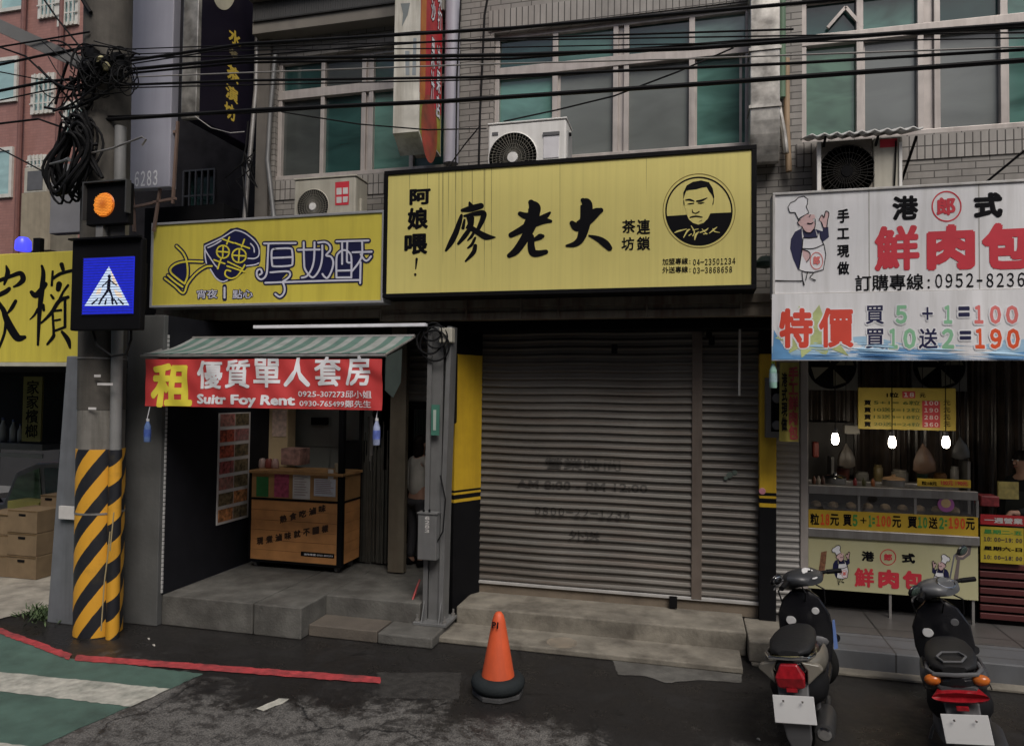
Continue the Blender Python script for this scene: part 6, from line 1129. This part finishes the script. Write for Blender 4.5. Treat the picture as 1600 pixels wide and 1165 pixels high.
# ---------------------------------------------------------------- scooters
TY=mat('tyre_rubber',(.012,.012,.012),.8); BODY=mat('black_scooter_paint',(.008,.008,.010),.22,dirt=(.03,.03,.03),dirt_amt=.3,spec=.45); SEAT=mat('seat_vinyl',(.014,.014,.015),.55,bump=.3,spec=.3); REDL2=mat('red_lens',(.27,.010,.016),.2,var=.3,scale=30); AMB=mat('amber_indicator',(.46,.115,.015),.25,var=.2,scale=30); PLATE=mat('plate_white',(.52,.52,.52),.45,var=.03)
def sring(y,zc,hw,hh,n=20,p=2.6,xo=0):
    out=[]
    for j in range(n):
        q=2*math.pi*j/n; c_,s_=math.cos(q),math.sin(q)
        out.append((xo+hw*math.copysign(abs(c_)**(2/p),c_),y,zc+hh*math.copysign(abs(s_)**(2/p),s_)))
    return out
def scooter(label,loc,rotz,lean,steer,kind):
    root=thing('scooter',label,'scooter',(0,0,0),'scooters parked nose in to the bun shop'); root['_o']=(0,0,0)
    side=mat('scooter_side_'+kind,(.15,.138,.115) if kind=='beige' else (.05,.052,.056),.35,dirt=(.08,.075,.07),dirt_amt=.4)
    def wheel(nm,y,steerM=None):
        t=MB().torus((0,0,0),.185,.05,30,10,Matrix.Rotation(R(90),3,'Y')); r=MB().lathe([(.0,-.03),(.05,-.035),(.06,-.02),(.135,-.02),(.15,-.03),(.15,.03),(.135,.02),(.06,.02),(.05,.035),(0,.03)],(0,0,0),24,'x')
        for k in range(5):
            q=2*math.pi*k/5; r.bar((0,.05*math.cos(q),.05*math.sin(q)),(0,.145*math.cos(q),.145*math.sin(q)),.03,.02)
        M=Matrix.Translation((0,y,.235))@(steerM or Matrix.Identity(4)); o=t.xf(M).build(nm,TY,root,smooth=True); r.xf(M).build('rim',GREYP,o,smooth=True); return o
    wheel('rear_wheel',0)
    ST=Matrix.Rotation(R(steer),4,'Z'); wheel('front_wheel',1.24,ST)
    # tail body, engine, seat
    MB().loft([sring(-.40,.735,.05,.03),sring(-.36,.715,.115,.06),sring(-.22,.68,.165,.10),sring(0,.62,.185,.15),sring(.25,.56,.18,.18),sring(.45,.50,.165,.19),sring(.56,.46,.14,.17)]).build('rear_body',BODY if kind!='beige' else BODY,root,smooth=True)
    for s in (-1,1):
        MB().loft([sring(-.37,.72,.02,.03,12,2,s*.09),sring(-.28,.71,.03,.055,12,2,s*.145),sring(-.05,.66,.03,.075,12,2,s*.175),sring(.3,.60,.025,.08,12,2,s*.175),sring(.5,.55,.012,.05,12,2,s*.15)]).build('side_panel',side,root,smooth=True)
    MB().loft([sring(-.33,.80,.07,.02),sring(-.27,.80,.13,.035),sring(-.05,.79,.155,.05),sring(.15,.775,.15,.045),sring(.35,.755,.13,.045),sring(.52,.73,.09,.035),sring(.56,.72,.05,.02)]).build('seat',SEAT,root,smooth=True)
    g=MB().tube([(-.15,-.05,.75),(-.155,-.25,.775),(-.12,-.37,.785),(0,-.40,.79),(.12,-.37,.785),(.155,-.25,.775),(.15,-.05,.75)],.014,8); g.build('grab_rail',CHROME if kind=='beige' else GREYP,root,smooth=True)
    if kind=='beige':
        MB().tube([(-.10,-.405,.80),(0,-.425,.803),(.10,-.405,.80)],.011,8).build('chrome_strip',CHROME,root,smooth=True)
        MB().loft([[(-.055,-.415,.755),(.055,-.415,.755),(.05,-.36,.76),(-.05,-.36,.76)],[(-.095,-.44,.665),(.095,-.44,.665),(.09,-.36,.68),(-.09,-.36,.68)],[(-.09,-.425,.60),(.09,-.425,.60),(.08,-.36,.62),(-.08,-.36,.62)],[(-.05,-.40,.575),(.05,-.40,.575),(.045,-.35,.59),(-.045,-.35,.59)]]).build('tail_light',REDL2,root,bevel=.012)
        for s in (-1,1): MB().prism([(s*.10,.60),(s*.11,.70),(s*.075,.765),(s*.19,.735),(s*.21,.70)],lambda u,v,d:Vector((u,-.41+d+abs(u)*.25,v)),0,.05).build('tail_cowl',side,root,bevel=.01)
    else:
        MB().loft([sring(-.37,.685,.12,.02,16,2.2),sring(-.43,.655,.16,.03,16,2.2),sring(-.40,.625,.145,.02,16,2.2)]).build('tail_light',REDL2,root,smooth=True)
        for s in (-1,1): MB().ell((s*.135,-.36,.745),.05,.035,.036).build('turn_signal',AMB,root,smooth=True)
        MB().tube([(-.085,-.20,.845),(-.05,-.30,.843),(.05,-.30,.843),(.085,-.20,.845),(.05,-.12,.848),(-.05,-.12,.848),(-.085,-.20,.845)],.008,6).build('seat_piping',GREYP,root,smooth=True)
        MB().loft([sring(-.30,.71,.15,.02),sring(-.40,.695,.10,.018)]).build('tail_cowl',side,root,smooth=True)
    MB().loft([sring(-.34,.55,.09,.06,18,2.4),sring(-.24,.52,.16,.11,18,2.4),sring(-.05,.48,.195,.15,18,2.4),sring(.2,.44,.19,.15,18,2.4),sring(.45,.40,.16,.13,18,2.4)]).build('rear_fairing',mat('matt_black_plastic_'+kind,(.012,.012,.013),.55),root,smooth=True)
    # plate carrier, mudguard
    MB().loft([[(-.10,-.35,.60),(.10,-.35,.60),(.10,-.30,.60),(-.10,-.30,.60)],[(-.09,-.43,.40),(.09,-.43,.40),(.09,-.38,.40),(-.09,-.38,.40)],[(-.08,-.40,.24),(.08,-.40,.24),(.08,-.37,.24),(-.08,-.37,.24)],[(-.05,-.37,.13),(.05,-.37,.13),(.05,-.35,.13),(-.05,-.35,.13)]]).build('mudguard',GREYP,root,bevel=.01)
    M=Matrix.Translation((0,-.437,.455))@Matrix.Rotation(R(-12),4,'X')
    MB().box(-.13,.13,-.004,.004,-.09,.09).xf(M).build('number_plate',PLATE,root,bevel=.003)
    for x in (-.06,.06): MB().lathe([(0,-.006),(.007,-.005),(.009,0)],(x,-.452,.515),8,'y').build('plate_bolt',CHROME,root)
    MB().box(-.035,.035,-.425,-.405,.565,.595).build('rear_reflector',REDL2,root,bevel=.004)
    for s in (-1,1): MB().tube([(s*.186,-.30,.665),(s*.196,-.05,.60),(s*.187,.30,.535),(s*.165,.5,.50)],.004,5).build('panel_seam',BLK,root)
    MB().tube([(-.10,.93,1.0),(-.17,.90,.93),(-.15,.93,.80),(-.12,.96,.72)],.007,6).tube([(.10,.93,1.0),(.19,.92,.94),(.18,.95,.82),(.13,.97,.72)],.007,6).tube([(.02,.87,.99),(.05,.84,.93),(.03,.90,.84)],.006,6).build('control_cable',CABLE,root,smooth=True)
    # rear engine, exhaust, shock
    MB().loft([sring(-.10,.26,.05,.06,14,2,-.11),sring(.05,.27,.075,.085,14,2,-.11),sring(.35,.27,.075,.08,14,2,-.10),sring(.5,.29,.05,.06,14,2,-.08)]).build('engine_case',GREYP,root,smooth=True)
    MB().lathe([(.035,-.34),(.062,-.33),(.066,-.30),(.066,.0),(.05,.06),(.02,.10),(.018,.30)],(.155,.0,.26),20,'y').build('exhaust',mat('exhaust_dark',(.06,.06,.062),.4,.5),root,smooth=True)
    MB().lathe([(0,-.342),(.028,-.343),(.045,-.338)],(.155,0,.26),20,'y').build('exhaust_tip',CHROME,root)
    for s in (-1,1): MB().tube([(s*.10,-.02,.26),(s*.13,-.10,.58)],.024,10).build('shock_absorber',GREYP,root,smooth=True)
    # floor, inner leg shield
    MB().loft([sring(.40,.31,.15,.045),sring(.6,.29,.165,.04),sring(.85,.29,.17,.04),sring(.97,.33,.15,.05)]).build('floorboard',BODY,root,smooth=True)
    MB().loft([sring(.93,.30,.15,.03),sring(.985,.33,.175,.04)][:1]+[[(x,y+ (.05*(x/.2)**2),z) for x,y,z in r] for r in [[(-.19,.93,.34),(-.1,.95,.32),(.1,.95,.32),(.19,.93,.34),(.19,1.02,.34),(.1,1.05,.32),(-.1,1.05,.32),(-.19,1.02,.34)]]][:0] if False else [[(-.17,.92,.32),(-.08,.90,.32),(.08,.90,.32),(.17,.92,.32),(.15,1.06,.32),(-.15,1.06,.32)],[(-.215,.94,.55),(-.10,.90,.55),(.10,.90,.55),(.215,.94,.55),(.17,1.10,.55),(-.17,1.10,.55)],[(-.21,.93,.72),(-.11,.89,.72),(.11,.89,.72),(.21,.93,.72),(.16,1.08,.72),(-.16,1.08,.72)],[(-.15,.92,.86),(-.08,.90,.86),(.08,.90,.86),(.15,.92,.86),(.12,1.03,.86),(-.12,1.03,.86)],[(-.07,.93,.93),(-.04,.92,.93),(.04,.92,.93),(.07,.93,.93),(.06,1.0,.93),(-.06,1.0,.93)]]).build('leg_shield',BODY,root,smooth=True,bevel=.015)
    for i,(x,z,r) in enumerate(((-.10,.68,.040),(.10,.76,.030))): 
        MB().lathe([(0,-.006),(r*.9,-.006),(r,-.002),(r,.02)],(x,.895,z),20,'y').build('lock_cap',PLATE if (i==0 or kind=='beige') else GREYP,root,smooth=True)
    MB().tube([(0,.90,.60),(0,.86,.59),(0,.85,.61)],.008,6).build('bag_hook',GREYP,root,smooth=True); MB().loft([sring(.885,.50,.10,.035,14,2.2,.03),sring(.90,.50,.14,.05,14,2.2,.03)]).build('glove_pocket',GREYP,root,smooth=True)
    if kind=='beige': MB().loft([[(.195,.94,.42),(.225,.97,.42),(.225,1.0,.42),(.2,.98,.42)],[(.215,.93,.66),(.232,.96,.66),(.23,1.0,.66),(.215,.98,.66)]]).build('blue_side_strip',mat('blue_side',(.10,.16,.36),.4),root)
    # front: fork, fender, handlebar head turned by the steering
    T=Matrix.Translation((0,1.0,0))@ST@Matrix.Translation((0,-1.0,0)); S2=Matrix.Translation((0,1.24,0))@ST@Matrix.Translation((0,-1.24,0))
    MB().tube([(-.07,1.24,.235),(-.06,1.10,.58)],.022,8).tube([(.07,1.24,.235),(.06,1.10,.58)],.022,8).xf(S2).build('fork',GREYP,root,smooth=True)
    MB().loft([sring(.98,.46,.05,.03),sring(1.10,.50,.075,.05),sring(1.25,.52,.08,.04),sring(1.42,.46,.06,.03)]).xf(S2).build('front_fender',BODY,root,smooth=True)
    MB().tube([(0,.96,.92),(0,1.02,.70)],.04,10).build('steering_stem',BLK,root)
    head=MB().loft([[(x,y,z) for x,y,z in sring(.84,1.015,.10,.035)],sring(.88,1.03,.16,.055),sring(.97,1.03,.19,.075),sring(1.06,1.0,.15,.085),sring(1.12,.97,.08,.06)]).xf(T).build('handlebar_cover',mat('head_'+kind,(.03,.032,.036) if kind=='beige' else (.075,.078,.084),.4,dirt=(.07,.07,.07),dirt_amt=.3),root,smooth=True)
    Md=T@Matrix.Translation((0,.885,1.075))@Matrix.Rotation(R(38),4,'X')
    MB().lathe([(.0,.004),(.06,.004),(.068,.0)],(0,0,0),26).xf(Md).build('speedometer',PLATE if kind=='beige' else mat('dial_grey',(.10,.105,.11),.25),root)
    if kind=='beige': MB().lathe([(.0,.0065),(.022,.006),(.024,.004)],(.012,.006,0),16).xf(Md).bar(Md@Vector((0,0,.007)),Md@Vector((.045,.03,.007)),.006).build('dial_mark',BLK,root)
    else: MB().tube([Md@Vector((.085*math.cos(R(q)),.06*math.sin(R(q)),.006)) for q in range(0,361,20)],.005,6).build('dial_ring',CHROME,root,smooth=True)
    for s in (-1,1):
        MB().tube([(s*.15,.98,1.02),(s*.24,.94,1.03),(s*.30,.91,1.03)],.016,10).tube([(s*.27,.925,1.03),(s*.38,.87,1.025)],.021,10).xf(T).build('handle_grip',BLK,root,smooth=True)
        MB().tube([(s*.22,.99,1.03),(s*.36,.955,1.015),(s*.40,.93,1.01)],.007,6).xf(T).build('brake_lever',GREYP,root,smooth=True)
        if (kind=='beige' and s<0) or kind!='beige':
            hgt=(1.08,1.20)[0] if s<0 else 1.26
            MB().tube([(s*.22,.98,1.05),(s*.30,.95,hgt-.02),(s*.35,.93,hgt)],.007,6).xf(T).build('mirror_stalk',GREYP,root,smooth=True)
            Mm=T@Matrix.Translation((s*.37,.92,hgt+.01))@Matrix.Rotation(R(20),4,'X')
            o=MB().ell((0,0,0),.068,.02,.05).xf(Mm).build('mirror',BODY,root,smooth=True); MB().ell((0,-.016,0),.056,.008,.040).xf(Mm).build('mirror_glass',CHROME if kind=='beige' else mat('dark_mirror',(.10,.14,.12),.15,.6),o,smooth=True)
    MB().tube([(-.10,.30,.30),(-.20,.34,.12),(-.235,.36,.02)],.012,8).build('kickstand',STEEL,root,smooth=True)
    root.scale=(1,1,.95); root.rotation_euler=(0,R(lean),R(rotz)); root.location=loc; root['_o']=tuple(loc)
    return root
scooter('black scooter with beige tail panels and red tail lamp near the grey porch block',(.82,5.48,0),-12,-8,56,'beige')
scooter('dark grey scooter with two orange indicators in front of the bun counter',(1.86,5.48,0),-13,-10,56,'dark')

# ---------------------------------------------------------------- people
def skinbody(name,chain,edges,m,parent,sub=2):
    me=bpy.data.meshes.new(name); me.from_pydata([c[:3] for c in chain],edges,[]); o=bpy.data.objects.new(name,me); COL.objects.link(o)
    o.modifiers.new('skin','SKIN'); 
    for v,c in zip(me.skin_vertices[0].data,chain): v.radius=(c[3],c[4] if len(c)>4 else c[3])
    me.skin_vertices[0].data[0].use_root=True
    s=o.modifiers.new('sub','SUBSURF'); s.levels=s.render_levels=sub
    dg=bpy.context.evaluated_depsgraph_get(); m2=bpy.data.meshes.new_from_object(o.evaluated_get(dg)); bpy.data.objects.remove(o)
    m2.name=name; n=bpy.data.objects.new(name,m2); COL.objects.link(n); n.parent=parent; m2.materials.clear(); m2.materials.append(m)
    for p in m2.polygons: p.use_smooth=True
    return n
SK=mat('skin',(.38,.22,.16),.55,var=.08); HAIR=mat('black_hair',(.012,.010,.010),.5)
def person(label,loc,rotz,shirt,pants,H=1.62,hairlong=False,armL=None,armR=None,bend=0,apron=None):
    r=thing('person',label,'person',(0,0,0)); r['_o']=(0,0,0); k=H/1.7
    b=bend
    J=[(0,0,.95,.13,.10),(0,b*.3,1.12,.125,.09),(0,b*.7,1.30,.15,.10),(0,b,1.42,.09,.07),(0,b*1.1-.0,1.49,.05,.05),(0,b*1.15-.01,1.56,.062,.072),(0,b*1.2-.012,1.635,.075,.09),(0,b*1.2-.005,1.69,.05,.06),
       (.17,b,1.39,.055),(-.17,b,1.39,.055)]
    E=[(0,1),(1,2),(2,3),(3,4),(4,5),(5,6),(6,7),(3,8),(3,9)]
    def chain(start,pts):
        p=start
        for q in pts: J.append(q); E.append((p,len(J)-1)); p=len(J)-1
        return p
    aR=armR or [(.22,b+.01,1.12,.043),(.24,b-.08,.90,.033),(.245,b-.10,.84,.028)]; aL=armL or [(-.22,b+.01,1.12,.043),(-.24,b-.08,.90,.033),(-.245,b-.10,.84,.028)]
    hR=chain(8,aR); hL=chain(9,aL)
    for hnd,sg in ((hR,1),(hL,-1)):
        x,y,z=J[hnd][:3]; pm=chain(hnd,[(x,y-.02,z-.05,.024,.034)])
        for i,(dx,l) in enumerate(((-.027,.055),(-.009,.066),(.009,.062),(.026,.048))): chain(pm,[(x+dx*.5,y-.03+dx*.6,z-.09,.0095),(x+dx*.5,y-.045+dx*.6,z-.09-l*.9,.008)])
        chain(pm,[(x-sg*.03,y-.05,z-.06,.010),(x-sg*.035,y-.07,z-.09,.009)])
    for s in (1,-1): chain(0,[(s*.095,.0,.86,.09),(s*.10,-.02,.50,.058),(s*.10,.02,.14,.040),(s*.10,.0,.06,.042),(s*.11,-.12,.03,.034,.028)])
    J2=[tuple(v*k if i<3 else v*k for i,v in enumerate(j)) for j in J]
    body=skinbody('body',J2,E,SK,r)
    # face
    hz=1.625*k; hy=(b*1.2-.012)*k
    for s in (-1,1): MB().ell((s*.03*k,hy-.083*k,hz+.012),.012,.007,.008,10,6).build('eye',mat('eye_white',(.5,.5,.48),.3) if s<0 else bpy.data.materials['eye_white'],r,smooth=True); MB().ell((s*.078*k,hy+.005,hz-.005),.012,.022,.032,10,6).build('ear',SK,r,smooth=True)
    MB().ell((0,hy-.093*k,hz-.02),.013,.018,.022,10,6).build('nose',SK,r,smooth=True); MB().ell((0,hy-.082*k,hz-.058),.024,.008,.007,10,6).build('mouth',mat('lips',(.32,.12,.10),.5) if 'lips' not in bpy.data.materials else bpy.data.materials['lips'],r,smooth=True)
    hm=MB(); hm.loft([[Vector((math.sin(q)*.089*k*math.cos(2*math.pi*j/18),hy+.012+math.sin(q)*.105*k*math.sin(2*math.pi*j/18),hz+.025-.10*k*-math.cos(q))) for j in range(18)] for q in [R(t) for t in (2,25,50,75,95)]],True)
    hm.v=[v if v.y>hy-.075*k or v.z>hz+.055 else Vector((v.x,hy-.075*k,v.z)) for v in hm.v]
    if hairlong:
        hm.loft([[Vector((w_*math.cos(2*math.pi*j/14),hy+.045+dp_*math.sin(2*math.pi*j/14),z)) for j in range(14)] for z,w_,dp_ in ((hz+.06,.075,.055),(hz-.03,.085,.06),(hz-.12,.08,.05),(hz-.24,.06,.03))])
    hm.build('hair',HAIR,r,smooth=True)
    ce=[(J2[0][0],J2[0][1],J2[0][2]-.06,.15*k,.12*k)]+[(x,y,z,a*1.12,c*1.18) for x,y,z,a,c in [(J2[1]),(J2[2])]]+[(J2[3][0],J2[3][1],J2[3][2],.088*k,.075*k)]
    pts=ce+[(J2[8][0],J2[8][1],J2[8][2],.068*k),(J2[9][0],J2[9][1],J2[9][2],.068*k)]; ed=[(0,1),(1,2),(2,3),(3,4),(3,5)]
    for st,ar in ((4,aR),(5,aL)): pts.append((ar[0][0]*k,ar[0][1]*k,ar[0][2]*k,.058*k)); ed.append((st,len(pts)-1)); pts.append((ar[1][0]*k,ar[1][1]*k,ar[1][2]*k,.044*k)); ed.append((len(pts)-2,len(pts)-1))
    skinbody('shirt',pts,ed,shirt,r)
    pt=[(0,0,.93*k,.14*k,.115*k)]; ed=[]
    for s in (1,-1):
        n0=len(pt); pt+= [(s*.097*k,0,.84*k,.102*k),(s*.10*k,-.02*k,.50*k,.07*k),(s*.10*k,.02*k,.09*k,.056*k)]; ed+=[(0,n0),(n0,n0+1),(n0+1,n0+2)]
    skinbody('trousers',pt,ed,pants,r)
    for s in (1,-1): MB().loft([sring(-.18,.035,.035,.025,14,2.4,s*.105),sring(-.10,.045,.045,.04,14,2.4,s*.105),sring(.0,.055,.042,.05,14,2.4,s*.105),sring(.06,.05,.03,.04,14,2.4,s*.105)]).build('shoe',BLK,r,smooth=True)
    if apron: MB().prism([(-.14,.55),(.14,.55),(.15,.95),(.11,1.30),(-.11,1.30),(-.15,.95)],lambda u,v,d:Vector((u*k,(-.155-d+.25*abs(u)*abs(u)*4)*k,v*k)),0,.01).build('apron',apron,r)
    r.rotation_euler=(0,0,R(rotz)); r.location=loc; r['_o']=tuple(loc); return r
person('person with black hair in pale grey top and dark trousers in the dim doorway',(-3.36,8.38,.322),150,mat('pale_top',(.42,.41,.38),.8,var=.2),mat('dark_trousers',(.03,.03,.035),.8),1.60,True,armL=[(-.20,-.06,1.14,.043),(-.16,-.26,1.06,.033),(-.13,-.33,1.05,.028)],bend=-.04)
person('person in dark clothes standing inside the bun shop at the right edge',(3.60,9.0,.2),-62,mat('dark_shirt',(.02,.022,.024),.8),mat('black_trousers',(.015,.015,.016),.8),1.70,False,armR=[(.20,-.10,1.12,.043),(.14,-.30,1.08,.033),(.12,-.37,1.09,.028)],bend=-.05,apron=mat('dark_apron',(.03,.035,.035),.8))
# ---------------------------------------------------------------- weeds, litter
m=MB(); rr=random.Random(9)
for k in range(260):
    a=P(rr.gauss(66,16),rr.gauss(962,7),Z=.004); q=rr.uniform(0,6.28); l=rr.uniform(.03,.11); d=Vector((math.cos(q)*l*.8,math.sin(q)*l*.8,l*rr.uniform(.4,1))); s_=Vector((-math.sin(q),math.cos(q),0))*rr.uniform(.006,.014)
    m.add([a,a+d*.5+s_,a+d,a+d*.5-s_],[(0,1,2,3)])
o=m.build('weeds',mat('weed_green',(.045,.075,.025),.7,var=.5,scale=30)); o['kind']='stuff'
m=MB()
for px,py in ((443,992),(232,998),(240,1008),(1185,1155)):
    a=P(px,py,Z=.006); s_=rr.uniform(.010,.022); m.loft([[a+Vector((s_*math.cos(q+.3*i),s_*.7*math.sin(q),0)) for i,q in enumerate((0,1.2,2.6,3.7,5))],[a+Vector((s_*.6*math.cos(q),s_*.5*math.sin(q),.012)) for q in (0,1.2,2.6,3.7,5)]])
o=m.build('litter',mat('pale_litter',(.40,.38,.34),.8)); o['kind']='stuff'
